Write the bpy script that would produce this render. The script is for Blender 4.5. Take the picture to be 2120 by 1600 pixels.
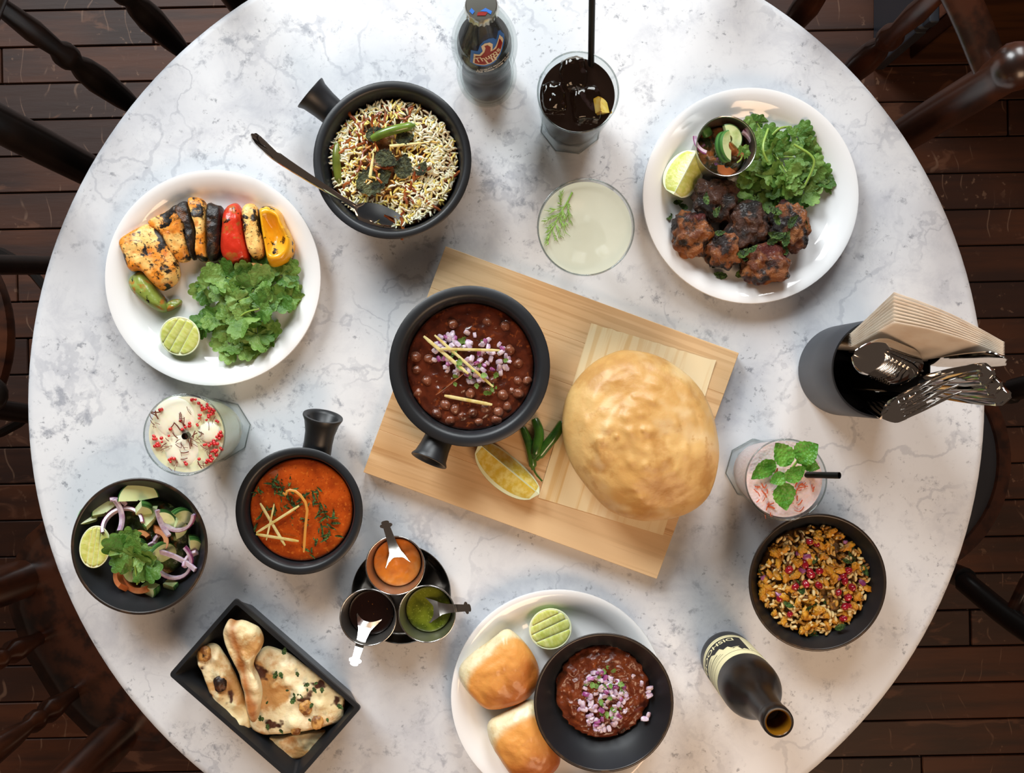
import bpy, bmesh, math, random
from mathutils import Vector, Matrix, Euler, noise
for _o in list(bpy.data.objects): bpy.data.objects.remove(_o)
random.seed(7)
SC = bpy.context.scene
COL = SC.collection
PI = math.pi
# ---------------------------------------------------------------- camera, light, exposure
H = 1.18; F = 2107.0; TZ = 0.75          # camera height above the table, focal length in pixels, table height
cam = bpy.data.cameras.new('camera'); cam.sensor_width = 36; cam.lens = 36 * F / 2120
cam.clip_start = 0.02
co = bpy.data.objects.new('camera', cam); co.location = (0, 0, TZ + H); COL.objects.link(co)
SC.camera = co
W = bpy.data.worlds.new('room'); SC.world = W; W.use_nodes = True
W.node_tree.nodes['Background'].inputs[0].default_value = (0.85, 0.62, 0.48, 1)
W.node_tree.nodes['Background'].inputs[1].default_value = 0.10
def area_light(name, loc, target, sx, sy, power, col):
    l = bpy.data.lights.new(name, 'AREA'); l.shape = 'RECTANGLE'; l.size = sx; l.size_y = sy; l.energy = power; l.color = col
    o = bpy.data.objects.new(name, l); o.location = loc
    o.rotation_euler = (Vector(target) - Vector(loc)).to_track_quat('-Z', 'Y').to_euler(); COL.objects.link(o)
area_light('window_daylight', (-1.7, 2.75, TZ + 2.0), (-0.1, -.1, TZ), 1.3, 1.9, 150, (0.93, 0.98, 1.0))
area_light('window_daylight_side', (0.75, 3.1, TZ + 2.0), (0.1, -.1, TZ), 1.3, 1.9, 110, (0.95, 0.99, 1.0))
area_light('warm_fill', (0.8, -1.7, TZ + 1.75), (0.2, -.25, TZ), 1.1, 1.1, 34, (1.0, 0.67, 0.43))  # added warm fill to brighten the lower right of the table, no real fixture
VS = SC.view_settings
VS.view_transform = 'Standard'; VS.look = 'None'; VS.gamma = 1; VS.use_curve_mapping = False; VS.exposure = 0.0

# ---------------------------------------------------------------- helpers
def P(u, v, h=0.0):
    s = (H - h) / F
    return Vector(((u - 1060) * s, (800 - v) * s, TZ + h))
def S(px, h=0.0): return px * (H - h) / F
def C(hexs):
    r = [int(hexs[i:i + 2], 16) / 255 for i in (0, 2, 4)]
    return tuple(c / 12.92 if c <= .04045 else ((c + .055) / 1.055) ** 2.4 for c in r) + (1,)
def M(name, base, rough=.5, layers=(), bump=None, **kw):
    m = bpy.data.materials.new(name); m.use_nodes = True
    nt = m.node_tree; N = nt.nodes; L = nt.links
    b = N['Principled BSDF']
    b.inputs['Roughness'].default_value = rough
    transl = kw.pop('transl', 0)
    for k, v in kw.items():
        key = {'metal': 'Metallic', 'trans': 'Transmission Weight', 'ior': 'IOR', 'sss': 'Subsurface Weight', 'coat': 'Coat Weight',
               'coatr': 'Coat Roughness', 'spec': 'Specular IOR Level', 'alpha': 'Alpha', 'sheen': 'Sheen Weight'}[k]
        b.inputs[key].default_value = v
    if 'sss' in kw:
        b.inputs['Subsurface Scale'].default_value = .004
    base = C(base) if isinstance(base, str) else base
    b.inputs['Base Color'].default_value = base
    vec = None
    def coords():
        nonlocal vec
        if vec is None:
            tc = N.new('ShaderNodeTexCoord'); oi = N.new('ShaderNodeObjectInfo')
            mu = N.new('ShaderNodeMath'); mu.operation = 'MULTIPLY'; mu.inputs[1].default_value = 13.7
            ad = N.new('ShaderNodeVectorMath'); ad.operation = 'ADD'
            L.new(oi.outputs['Random'], mu.inputs[0]); L.new(tc.outputs['Object'], ad.inputs[0]); L.new(mu.outputs[0], ad.inputs[1])
            vec = ad.outputs[0]
        return vec
    def tex(l):
        k = l.get('kind', 'noise')
        if k == 'attr':
            a = N.new('ShaderNodeAttribute'); a.attribute_name = l['attr']; return a.outputs['Fac']
        v = coords()
        if 'stretch' in l:
            mp = N.new('ShaderNodeMapping'); mp.inputs['Scale'].default_value = l['stretch']
            mp.inputs['Rotation'].default_value = (0, 0, l.get('rot', 0))
            L.new(v, mp.inputs[0]); v = mp.outputs[0]
        if k == 'noise':
            t = N.new('ShaderNodeTexNoise'); t.inputs['Scale'].default_value = l['scale']; t.inputs['Detail'].default_value = l.get('detail', 3)
            t.inputs['Roughness'].default_value = l.get('nr', .55); t.inputs['Distortion'].default_value = l.get('dist', 0)
            L.new(v, t.inputs['Vector']); return t.outputs[0]
        if k == 'voronoi':
            t = N.new('ShaderNodeTexVoronoi'); t.inputs['Scale'].default_value = l['scale']; t.feature = l.get('feature', 'F1')
            L.new(v, t.inputs['Vector']); return t.outputs['Distance']
        if k == 'wave':
            t = N.new('ShaderNodeTexWave'); t.inputs['Scale'].default_value = l['scale']; t.inputs['Distortion'].default_value = l.get('dist', 2)
            t.inputs['Detail'].default_value = l.get('detail', 2); t.inputs['Detail Scale'].default_value = l.get('ds', 1)
            t.bands_direction = l.get('dir', 'X')
            L.new(v, t.inputs['Vector']); return t.outputs['Fac']
    cur = None
    def fac(l):
        r = N.new('ShaderNodeMapRange'); r.inputs[1].default_value = l.get('lo', .4); r.inputs[2].default_value = l.get('hi', .6)
        r.inputs[4].default_value = l.get('amt', 1)
        r.interpolation_type = 'SMOOTHSTEP'; L.new(tex(l), r.inputs[0]); f = r.outputs[0]
        if 'mask' in l:
            g = fac(l['mask']); mm = N.new('ShaderNodeMath'); mm.operation = 'MULTIPLY'; L.new(f, mm.inputs[0]); L.new(g, mm.inputs[1]); f = mm.outputs[0]
        return f
    for l in layers:
        mx = N.new('ShaderNodeMix'); mx.data_type = 'RGBA'
        if cur is None: mx.inputs[6].default_value = base
        else: L.new(cur, mx.inputs[6])
        c = l['col']; mx.inputs[7].default_value = C(c) if isinstance(c, str) else c
        L.new(fac(l), mx.inputs[0]); cur = mx.outputs[2]
    if cur is not None:
        L.new(cur, b.inputs['Base Color'])
    if bump:
        bl = bump if isinstance(bump, list) else [bump]
        prev = None
        for l in bl:
            bp = N.new('ShaderNodeBump'); bp.inputs['Strength'].default_value = l.get('str', .5); bp.inputs['Distance'].default_value = l.get('d', .001)
            L.new(tex(l), bp.inputs['Height'])
            if prev: L.new(prev, bp.inputs['Normal'])
            prev = bp.outputs[0]
        L.new(prev, b.inputs['Normal'])
    if transl:
        tr = N.new('ShaderNodeBsdfTranslucent'); ms = N.new('ShaderNodeMixShader'); ms.inputs[0].default_value = transl; tr.inputs[0].default_value = base
        if cur is not None: L.new(cur, tr.inputs[0])
        L.new(b.outputs[0], ms.inputs[1]); L.new(tr.outputs[0], ms.inputs[2]); L.new(ms.outputs[0], N['Material Output'].inputs[0])
    return m
def glass_mat(name, tint, edge=4.0, gmix=.7):
    """thin clear glass: tinted see-through with fresnel reflection"""
    m = bpy.data.materials.new(name); m.use_nodes = True; nt = m.node_tree; N = nt.nodes; L = nt.links
    for n in list(N): N.remove(n)
    o = N.new('ShaderNodeOutputMaterial'); t = N.new('ShaderNodeBsdfTransparent'); g = N.new('ShaderNodeBsdfGlossy'); mx = N.new('ShaderNodeMixShader')
    lw = N.new('ShaderNodeLayerWeight'); pw = N.new('ShaderNodeMath'); pw.operation = 'POWER'; pw.inputs[1].default_value = edge
    ma = N.new('ShaderNodeMath'); ma.operation = 'MULTIPLY_ADD'; ma.inputs[1].default_value = gmix; ma.inputs[2].default_value = .035
    lw.inputs[0].default_value = .5; L.new(lw.outputs['Facing'], pw.inputs[0]); L.new(pw.outputs[0], ma.inputs[0])
    t.inputs[0].default_value = C(tint) if isinstance(tint, str) else tint
    g.inputs['Roughness'].default_value = .03
    L.new(ma.outputs[0], mx.inputs[0]); L.new(t.outputs[0], mx.inputs[1]); L.new(g.outputs[0], mx.inputs[2]); L.new(mx.outputs[0], o.inputs[0])
    return m
def mesh(name, verts, faces, mat=None, smooth=True, sharp=None, attr=None):
    me = bpy.data.meshes.new(name); me.from_pydata([tuple(v) for v in verts], [], faces); me.validate(); me.update()
    if smooth:
        me.polygons.foreach_set('use_smooth', [True] * len(me.polygons))
        if sharp: me.set_sharp_from_angle(angle=math.radians(sharp))
    if mat: me.materials.append(mat)
    if attr:
        for an, vals in attr.items():
            a = me.attributes.new(an, 'FLOAT', 'POINT'); a.data.foreach_set('value', vals)
    return me
def obj(name, me, parent=None, loc=(0, 0, 0), rot=(0, 0, 0), label=None, cat=None, group=None, kind=None, scale=None):
    o = bpy.data.objects.new(name, me); COL.objects.link(o)
    o.location = loc; o.rotation_euler = rot
    if scale: o.scale = scale if isinstance(scale, tuple) else (scale,) * 3
    if parent: o.parent = parent
    if label: o['label'] = label
    if cat: o['category'] = cat
    if group: o['group'] = group
    if kind: o['kind'] = kind
    return o
def thing(name, label, cat, loc=(0, 0, 0), rot=(0, 0, 0), group=None, kind=None):
    return obj(name, None, None, loc, rot, label, cat, group, kind)
def copy_thing(root, loc, rot=None, label=None, group=None, scale=None):
    r = root.copy(); COL.objects.link(r); r.location = loc
    if rot is not None: r.rotation_euler = rot
    if label: r['label'] = label
    if group: r['group'] = group
    if scale: r.scale = (scale,) * 3
    for ch in list(root.children):
        c = ch.copy(); COL.objects.link(c); c.parent = r
        for g in list(ch.children):
            d = g.copy(); COL.objects.link(d); d.parent = c
    return r
def lathe_vf(prof, n=56, mod=None):
    V = []; Fc = []; rings = []
    for (r, z) in prof:
        if r < 1e-6:
            rings.append([len(V)]); V.append((0, 0, z))
        else:
            ring = []
            for i in range(n):
                a = 2 * PI * i / n
                k = mod(a, r, z) if mod else 1
                ring.append(len(V)); V.append((r * k * math.cos(a), r * k * math.sin(a), z))
            rings.append(ring)
    for a, b in zip(rings, rings[1:]):
        if len(a) == 1 and len(b) == 1: continue
        for i in range(n):
            j = (i + 1) % n
            if len(a) == 1: Fc.append((a[0], b[i], b[j]))
            elif len(b) == 1: Fc.append((a[i], a[j], b[0]) if True else None)
            else: Fc.append((a[i], a[j], b[j], b[i]))
    return V, Fc
def fixn(me):
    bm = bmesh.new(); bm.from_mesh(me); bmesh.ops.recalc_face_normals(bm, faces=bm.faces); bm.to_mesh(me); bm.free(); return me
def lathe(name, prof, mat, n=56, sharp=40, mod=None, smoothp=0):
    for _ in range(smoothp): prof = chaikin(prof)
    V, Fc = lathe_vf(prof, n, mod)
    return fixn(mesh(name, V, Fc, mat, True, sharp))
def chaikin(p, closed=False):
    out = []
    n = len(p)
    if not closed: out.append(p[0])
    for i in range(n if closed else n - 1):
        a = p[i]; b = p[(i + 1) % n]
        out.append(tuple(a[k] * .75 + b[k] * .25 for k in range(len(a)))); out.append(tuple(a[k] * .25 + b[k] * .75 for k in range(len(a))))
    if not closed: out.append(p[-1])
    return out
def tube_vf(path, radii, n=10, cap=True, flat=1.0):
    path = [Vector(p) for p in path]; V = []; Fc = []; rings = []
    if not hasattr(radii, '__len__'): radii = [radii] * len(path)
    up = Vector((0, 0, 1)); prevx = None
    for i, p in enumerate(path):
        d = (path[min(i + 1, len(path) - 1)] - path[max(i - 1, 0)])
        d = d.normalized() if d.length > 1e-9 else Vector((0, 0, 1))
        x = d.cross(up) if prevx is None else prevx - d * prevx.dot(d)
        if x.length < 1e-5: x = d.cross(Vector((1, 0, 0)))
        x.normalize(); y = x.cross(d); prevx = x
        ring = []
        for k in range(n):
            a = 2 * PI * k / n; ring.append(len(V)); V.append(p + x * (radii[i] * math.cos(a)) + y * (radii[i] * flat * math.sin(a)))
        rings.append(ring)
    for a, b in zip(rings, rings[1:]):
        for k in range(n):
            j = (k + 1) % n; Fc.append((a[k], a[j], b[j], b[k]))
    if cap:
        for ring, p in ((rings[0], path[0]), (rings[-1], path[-1])):
            c = len(V); V.append(p)
            for k in range(n): Fc.append((ring[k], ring[(k + 1) % n], c))
    return V, Fc
def tube(name, path, radii, mat, n=10, cap=True, sharp=50, flat=1.0):
    V, Fc = tube_vf(path, radii, n, cap, flat); return fixn(mesh(name, V, Fc, mat, True, sharp))
def smooth_path(pts, k=2):
    p = [tuple(q) for q in pts]
    for _ in range(k): p = chaikin(p)
    return p
def join_vf(parts):
    V = []; Fc = []
    for v, f in parts:
        o = len(V); V += list(v); Fc += [tuple(i + o for i in q) for q in f]
    return V, Fc
def box_me(name, sx, sy, sz, mat, bev=.002, seg=2, taper=None):
    bm = bmesh.new(); bmesh.ops.create_cube(bm, size=1)
    for v in bm.verts:
        k = 1
        if taper and v.co.z < 0: k = taper
        v.co = Vector((v.co.x * sx * k, v.co.y * sy * k, v.co.z * sz))
    if bev: bmesh.ops.bevel(bm, geom=list(bm.edges), offset=bev, segments=seg, affect='EDGES', profile=.5)
    me = bpy.data.meshes.new(name); bm.to_mesh(me); bm.free()
    me.polygons.foreach_set('use_smooth', [True] * len(me.polygons)); me.set_sharp_from_angle(angle=math.radians(20))
    me.materials.append(mat); return me
def fbm(p, oct=3):
    v = 0; a = 1; q = Vector(p)
    for _ in range(oct):
        v += a * noise.noise(q); q = q * 2.03 + Vector((3.1, 1.7, 5.3)); a *= .5
    return v
def blob_vf(rx, ry, rz, seed=0, amp=.1, freq=1.6, power=2.2, sub=4, oct=3, floor=None):
    bm = bmesh.new(); bmesh.ops.create_icosphere(bm, subdivisions=sub, radius=1)
    V = []
    for v in bm.verts:
        n = v.co.normalized()
        r = (abs(n.x) ** power + abs(n.y) ** power + abs(n.z) ** power) ** (-1 / power)
        r *= 1 + amp * fbm(n * freq + Vector((seed * 3.7, seed * 1.3, seed * 2.9)), oct)
        q = Vector((n.x * r * rx, n.y * r * ry, n.z * r * rz))
        if floor is not None and q.z < floor: q.z = floor
        V.append(q)
    Fc = [tuple(v.index for v in f.verts) for f in bm.faces]; bm.free()
    return V, Fc
def blob(name, mat, *a, attr=None, **k):
    V, Fc = blob_vf(*a, **k)
    at = {n: [f(v) for v in V] for n, f in attr.items()} if attr else None
    return mesh(name, V, Fc, mat, True, None, at)
def outline_world(px, h, smooth=2):
    p = [(P(u, v, h).x, P(u, v, h).y) for u, v in px]
    for _ in range(smooth): p = chaikin(p, True)
    return p
def pillow(name, pts, thick, mat, rings=10, power=2.5, amp=0, freq=60, seed=0, dome=None, bottom=True, low=.35, edge=0., attr=None, oct=3, tilt=(0, 0), bots=((.86, 0), (.97, .4))):
    """closed lump over an outline (world xy): rounded sides, domed rough top. Returns mesh and base centre; mesh local."""
    n = len(pts); cx = sum(p[0] for p in pts) / n; cy = sum(p[1] for p in pts) / n
    V = []; Fc = []
    def add_ring(s, z, ns):
        ids = []
        for x, y in pts:
            dx = (x - cx) * s; dy = (y - cy) * s
            e = 1 + edge * noise.noise(Vector((dx * freq * .7 + seed, dy * freq * .7, z * freq)))
            dx *= e; dy *= e
            zz = z + (amp * fbm((dx * freq + seed * 7.1, dy * freq + seed, z * freq), oct) if ns else 0)
            if dome and ns: zz += dome(dx, dy, s)
            zz += tilt[0] * dx + tilt[1] * dy
            if ns: zz = max(zz, .0004)
            ids.append(len(V)); V.append((dx, dy, zz))
        return ids
    R = []
    if bottom:
        R += [add_ring(q_, thick * low * z_, 0) for q_, z_ in bots]
    R.append(add_ring(1, thick * low, 0))
    for i in range(1, rings + 1):
        t = i / rings; s = 1 - t * t * .15 - t * .85 if False else (1 - t)
        s = max(0, 1 - t); k = (1 - s ** power) ** .5 if s < 1 else 0
        if i == rings:
            z = thick; zz = z + (amp * fbm((seed * 7.1, seed, z * freq), oct)) + (dome(0, 0, 0) if dome else 0)
            c = len(V); V.append((0, 0, max(zz, .0004)))
        else:
            R.append(add_ring(s, thick * low + thick * (1 - low) * k, 1))
    for a, b in zip(R, R[1:]):
        for i in range(n):
            j = (i + 1) % n; Fc.append((a[i], a[j], b[j], b[i]))
    for i in range(n): Fc.append((R[-1][i], R[-1][(i + 1) % n], c))
    if bottom: Fc.append(tuple(reversed(R[0])))
    at = {k: [f(Vector(v)) for v in V] for k, f in attr.items()} if attr else None
    me = fixn(mesh(name, V, Fc, mat, True, None, at))
    return me, (cx, cy)
def pillow_px(name, px, hb, thick, mat, label, cat, group=None, sm=2, hproj=None, parent=None, **k):
    """a lump traced in the picture: outline read at its mid height, base at hb above the table"""
    pts = outline_world(px, hb + thick * .4 if hproj is None else hproj, sm)
    me, (cx, cy) = pillow(name, pts, thick, mat, **k)
    return obj(name, me, parent, (cx, cy, TZ + hb), label=label, cat=cat, group=group)
def circle_px(u, v, r, n=24): return [(u + r * math.cos(2 * PI * i / n), v + r * math.sin(2 * PI * i / n)) for i in range(n)]
def circ(r, n=64): return [(r * math.cos(2 * PI * i / n), r * math.sin(2 * PI * i / n)) for i in range(n)]
def rnd(a, b): return random.uniform(a, b)
# ---------------------------------------------------------------- materials
m_marble = M('white_marble', 'DCDFE3', .36, [
    dict(scale=5, detail=6, nr=.6, lo=.42, hi=.72, col='C4C8D0', amt=.7),
    dict(scale=22, detail=9, nr=.7, lo=.44, hi=.70, col='B6BAC4', amt=.62, dist=.4, mask=dict(scale=5, detail=3, lo=.30, hi=.6)),
    dict(scale=48, detail=9, nr=.72, lo=.53, hi=.68, col='8E939E', amt=.8, dist=.3, mask=dict(scale=9, detail=4, lo=.40, hi=.60)),
    dict(kind='wave', scale=2.4, dist=16, detail=8, ds=3.4, lo=.955, hi=1.0, col='A0A5B0', amt=.4, stretch=(1, 1, 1), rot=.7, mask=dict(scale=7, detail=4, lo=.44, hi=.62)),
    dict(kind='wave', scale=3.6, dist=20, detail=8, ds=2.6, lo=.965, hi=1.0, col='989DA8', amt=.4, stretch=(1, 1, 1), rot=-.5, mask=dict(scale=6, detail=4, lo=.50, hi=.64)),
    dict(scale=120, detail=6, nr=.7, lo=.57, hi=.68, col='6E737E', amt=.7, mask=dict(scale=13, detail=4, lo=.43, hi=.60)),
], spec=.3)
m_floor = M('worn_floorboards', '2C160C', .55, [
    dict(scale=2.2, detail=2, lo=.40, hi=.62, col='472410', stretch=(1, 1, 1)),
    dict(scale=30, detail=6, lo=.4, hi=.7, col='22110B', stretch=(.12, 1, 1), amt=.8),
    dict(scale=26, detail=6, lo=.60, hi=.70, col='5E3C2A', stretch=(.35, 1, 1), amt=.6, dist=1.0),
    dict(kind='wave', scale=7, dist=9, detail=2, ds=1, lo=.985, hi=1.0, col='7A5E4C', amt=.4, mask=dict(scale=12, lo=.52, hi=.62)),
    dict(scale=70, detail=5, lo=.62, hi=.68, col='8A6A54', amt=.4, mask=dict(scale=5, lo=.48, hi=.62)),
], bump=dict(scale=40, detail=5, str=.3, d=.002, stretch=(.15, 1, 1)), spec=.35)
m_chair = M('dark_stained_wood', '3A1D10', .3, [
    dict(scale=40, detail=4, lo=.4, hi=.65, col='1E0E08', stretch=(1, 1, .15)),
    dict(scale=9, detail=3, lo=.5, hi=.7, col='552C16', amt=.7)], coat=.25, coatr=.2)
m_chairblack = M('black_wood', '14100E', .3, [dict(scale=14, detail=3, lo=.5, hi=.75, col='2A1C14', amt=.6)])
m_pad = M('charcoal_leather', '26262A', .55, bump=dict(scale=400, detail=3, str=.4, d=.0006))
m_iron = M('black_cast_iron', '121212', .5, bump=dict(scale=200, detail=2, str=.2, d=.001))
m_black = M('matte_black_stoneware', '181A1D', .42, [dict(scale=9, detail=3, lo=.45, hi=.7, col='20242A', amt=.7)], bump=dict(scale=900, detail=2, str=.06, d=.0004))
m_blackrim = M('worn_black_rim', '2A211B', .35, [dict(scale=50, detail=4, lo=.5, hi=.7, col='5A4028', amt=.6)])
m_white = M('white_porcelain', 'ECEDEE', .08, coat=.3, coatr=.03)
m_steel = M('polished_steel', 'C9C8C6', .16, metal=1)
m_steel_dark = M('brushed_steel', 'C4C1BC', .36, metal=1, bump=dict(scale=60, detail=2, str=.1, d=.0004, stretch=(1, 1, 14)))
m_board = M('pale_rubberwood', 'E0BC8E', .5, [
    dict(kind='noise', scale=14, detail=5, lo=.35, hi=.7, col='C99A64', stretch=(.10, 1.4, 1), dist=.6, amt=.8),
    dict(kind='noise', scale=110, detail=5, lo=.50, hi=.64, col='B07E48', stretch=(.04, 1.5, 1), amt=.6),
    dict(kind='noise', scale=2.2, detail=2, lo=.4, hi=.6, col='E5C79B', amt=.6)], bump=dict(scale=60, detail=3, str=.1, d=.0006, stretch=(.05, 1.5, 1)))
m_veneer = M('thin_wood_sheet', 'EFDCB0', .6, [
    dict(scale=150, detail=3, lo=.45, hi=.62, col='DDB878', stretch=(1, .012, 1), amt=.8),
    dict(scale=6, detail=2, lo=.4, hi=.65, col='F1E0BC', amt=.7, stretch=(1, .15, 1))])
m_glass = glass_mat('clear_glass', (.93, .95, .95, 1), 9.0, .3)
m_glassrim = glass_mat('glass_rim', (.72, .75, .74, 1), 1.6, .8)
m_glassgreen = glass_mat('clear_bottle_glass', (.89, .91, .905, 1), 8.0, .4)
m_cola = M('cola', (.012, .006, .004, 1), .06, spec=.5)
m_straw = M('black_plastic', '0D0D0E', .3)
m_ice = M('clear_ice', 'CDBBA6', .06, [], trans=1.0, ior=1.28, bump=dict(scale=90, detail=2, str=.4, d=.002))
m_wetice = glass_mat('wet_ice', (.72, .66, .60, 1), 2.2, .55)
m_lemonpeel = M('lemon_peel', 'E9C63C', .4, [dict(scale=60, lo=.4, hi=.7, col='D9A92A')], bump=dict(scale=600, str=.3, d=.0005))
m_limepeel = M('lime_peel', '8FA83A', .38, [dict(scale=25, lo=.4, hi=.7, col='6F8E2C')], bump=dict(scale=700, str=.25, d=.0004))
m_pith = M('citrus_pith', 'EEF0C8', .5, sss=.2)
m_limeflesh = M('lime_flesh', 'CBD069', .22, [dict(kind='noise', scale=260, detail=3, lo=.35, hi=.7, col='E1E394', stretch=(1, .35, 1)), dict(scale=60, lo=.55, hi=.75, col='B2BE4A', amt=.6)],
                bump=dict(scale=380, detail=3, str=.5, d=.0006, stretch=(1, .4, 1)), sss=.3)
m_lemonflesh = M('lemon_flesh', 'DDBD45', .2, [dict(scale=160, detail=3, lo=.35, hi=.7, col='EEDD86', stretch=(1, .4, 1)), dict(scale=40, lo=.5, hi=.75, col='CFA42C', amt=.7)],
                 bump=dict(scale=260, detail=3, str=.5, d=.0006, stretch=(1, .4, 1)), sss=.3)
m_leaf = M('coriander_leaf', '6C953F', .45, [dict(scale=1.1, detail=3, lo=.35, hi=.65, col='8FB35C'), dict(scale=3, lo=.5, hi=.7, col='4C7A2A', amt=.8)],
           bump=dict(scale=6, detail=3, str=.25, d=.02), transl=.3)
m_leafdark = M('coriander_leaf_deep', '4C7A2C', .45, [dict(scale=1.2, detail=3, lo=.4, hi=.65, col='6A9440')], bump=dict(scale=6, detail=3, str=.25, d=.02), transl=.3)
m_stem = M('herb_stem', '8FAE4E', .4, sss=.2)
m_mint = M('mint_leaf', '4F8F2E', .4, [dict(scale=2, detail=3, lo=.4, hi=.65, col='73B044')], bump=dict(kind='voronoi', scale=9, str=.25, d=.02), transl=.3)
m_dry = M('dried_mint_leaf', '4A5230', .6, [dict(scale=5, detail=5, lo=.45, hi=.6, col='7C8054'), dict(scale=3, detail=4, lo=.5, hi=.65, col='262C18')], bump=dict(scale=7, detail=5, str=1, d=.06))
m_chop = M('chopped_herb', '34501F', .5, [dict(scale=3, detail=4, lo=.45, hi=.62, col='62803C'), dict(scale=5, detail=3, lo=.55, hi=.65, col='1E3014')], bump=dict(scale=6, detail=4, str=.6, d=.05))
m_onionskin = M('red_onion_skin', '8A3A72', .3, [dict(scale=120, lo=.4, hi=.7, col='B57AA6')])
m_onion = M('onion_flesh', 'D2C0CC', .3, [dict(scale=90, lo=.45, hi=.65, col='A884A6', amt=.8)], sss=.2)
m_ginger = M('ginger', 'E4D79A', .35, [dict(scale=120, lo=.4, hi=.7, col='CDB866')], sss=.2)
m_cucskin = M('cucumber_skin', '2F5A28', .32, [dict(kind='wave', scale=60, dist=1, lo=.3, hi=.8, col='4C7E3C', dir='Z')])
m_cuc = M('cucumber_flesh', 'D6E2AC', .28, [dict(scale=50, lo=.45, hi=.7, col='A9C077')], sss=.25)
m_tomato = M('tomato', 'B8683A', .25, [dict(scale=40, lo=.4, hi=.7, col='CF9460')], sss=.25)
m_bean = M('green_chilli', '3F6A22', .2, [dict(scale=50, lo=.4, hi=.7, col='24451A')], coat=.4)
m_chillipale = M('fried_chilli', '6F7A2E', .25, [dict(scale=40, lo=.4, hi=.7, col='4A5720')], coat=.3)

# ---------------------------------------------------------------- floor and wall
fl = obj('floor', None, kind='structure')
sub = mesh('subfloor', [(-1.9, -1.6, -.03), (1.9, -1.6, -.03), (1.9, 1.6, -.03), (-1.9, 1.6, -.03), (-1.9, -1.6, -.012), (1.9, -1.6, -.012), (1.9, 1.6, -.012), (-1.9, 1.6, -.012)],
           [(0, 1, 2, 3), (4, 5, 6, 7), (0, 1, 5, 4), (1, 2, 6, 5), (2, 3, 7, 6), (3, 0, 4, 7)], m_iron, False)
obj('subfloor', sub, fl)
pw = .069
plank_meshes = [box_me('floorboard', L, pw - .0025, .02, m_floor, .0015, 1) for L in (1.1, 1.4, .85)]
y = -1.58; k = 0
random.seed(3)
while y < 1.6:
    x = -1.9 + rnd(-.6, 0)
    while x < 1.85:
        i = random.randrange(3); L = (1.1, 1.4, .85)[i]
        obj('floorboard', plank_meshes[i], fl, (x + L / 2, y, -.01 + rnd(-.0015, .0008)), (rnd(-.004, .004), 0, 0))
        x += L + .003
    y += pw
fl.rotation_euler.z = math.radians(1.2)
m_skirt = M('blue_black_paint', '23272E', .35, [dict(scale=20, detail=4, lo=.6, hi=.75, col='3A4048', amt=.6)])
m_pink = M('old_pink_plaster', '8E6A66', .8, [dict(scale=18, detail=5, lo=.5, hi=.65, col='A5807A')], bump=dict(scale=60, detail=4, str=.4, d=.002))
m_bench = M('brown_bench_wood', '4A2A12', .4, [dict(scale=20, detail=4, lo=.4, hi=.65, col='331B0B', stretch=(.2, 1, 1))])
wl = obj('wall_right', None, None, (0, 0, 0), kind='structure')
obj('plaster', box_me('plaster', .5, .6, 2.0, m_pink, .004), wl, (.955, .95, 1.0))
obj('wood_panel', box_me('wood_panel', .46, .03, 1.1, m_bench, .004), wl, (.985, .634, .55))
obj('skirting_board', box_me('skirting_board', .02, .66, .2, m_skirt, .003), wl, (.695, .93, .1))
obj('skirting_moulding', box_me('skirting_moulding', .026, .66, .022, m_skirt, .008, 3), wl, (.692, .93, .212))
obj('skirting_cap', box_me('skirting_cap', .018, .66, .03, m_skirt, .005, 3), wl, (.697, .93, .238))

# ---------------------------------------------------------------- table
TX, TY, TR = -.0067, -.0185, .5576
tb = thing('cafe_table', 'round white marble cafe table covered with dishes', 'table', (TX, TY, 0))
obj('marble_top', lathe('marble_top', [(0, -.022), (TR - .02, -.022), (TR - .006, -.020), (TR - .001, -.014), (TR, -.009), (TR - .0015, -.004), (TR - .005, -.001), (TR - .01, 0), (TR * .5, 0), (0, 0)], m_marble, 160, 30), tb, (0, 0, TZ))
obj('column', lathe('column', [(0, .03), (.06, .03), (.055, .06), (.03, .09), (.028, .3), (.04, .34), (.028, .38), (.028, .66), (.05, .70), (.05, .72), (0, .72)], m_iron, 24), tb)
for i in range(4):
    a = PI / 4 + i * PI / 2
    obj('foot', tube('foot', smooth_path([(0, 0, .06), (.14 * math.cos(a), .14 * math.sin(a), .07), (.24 * math.cos(a), .24 * math.sin(a), .035), (.3 * math.cos(a), .3 * math.sin(a), .016)]), .016, m_iron, 8), tb)
for i in range(4):
    a = i * PI / 2
    obj('support_arm', tube('support_arm', [(0, 0, .706), (.26 * math.cos(a), .26 * math.sin(a), .72)], .008, m_iron, 6), tb)

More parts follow.
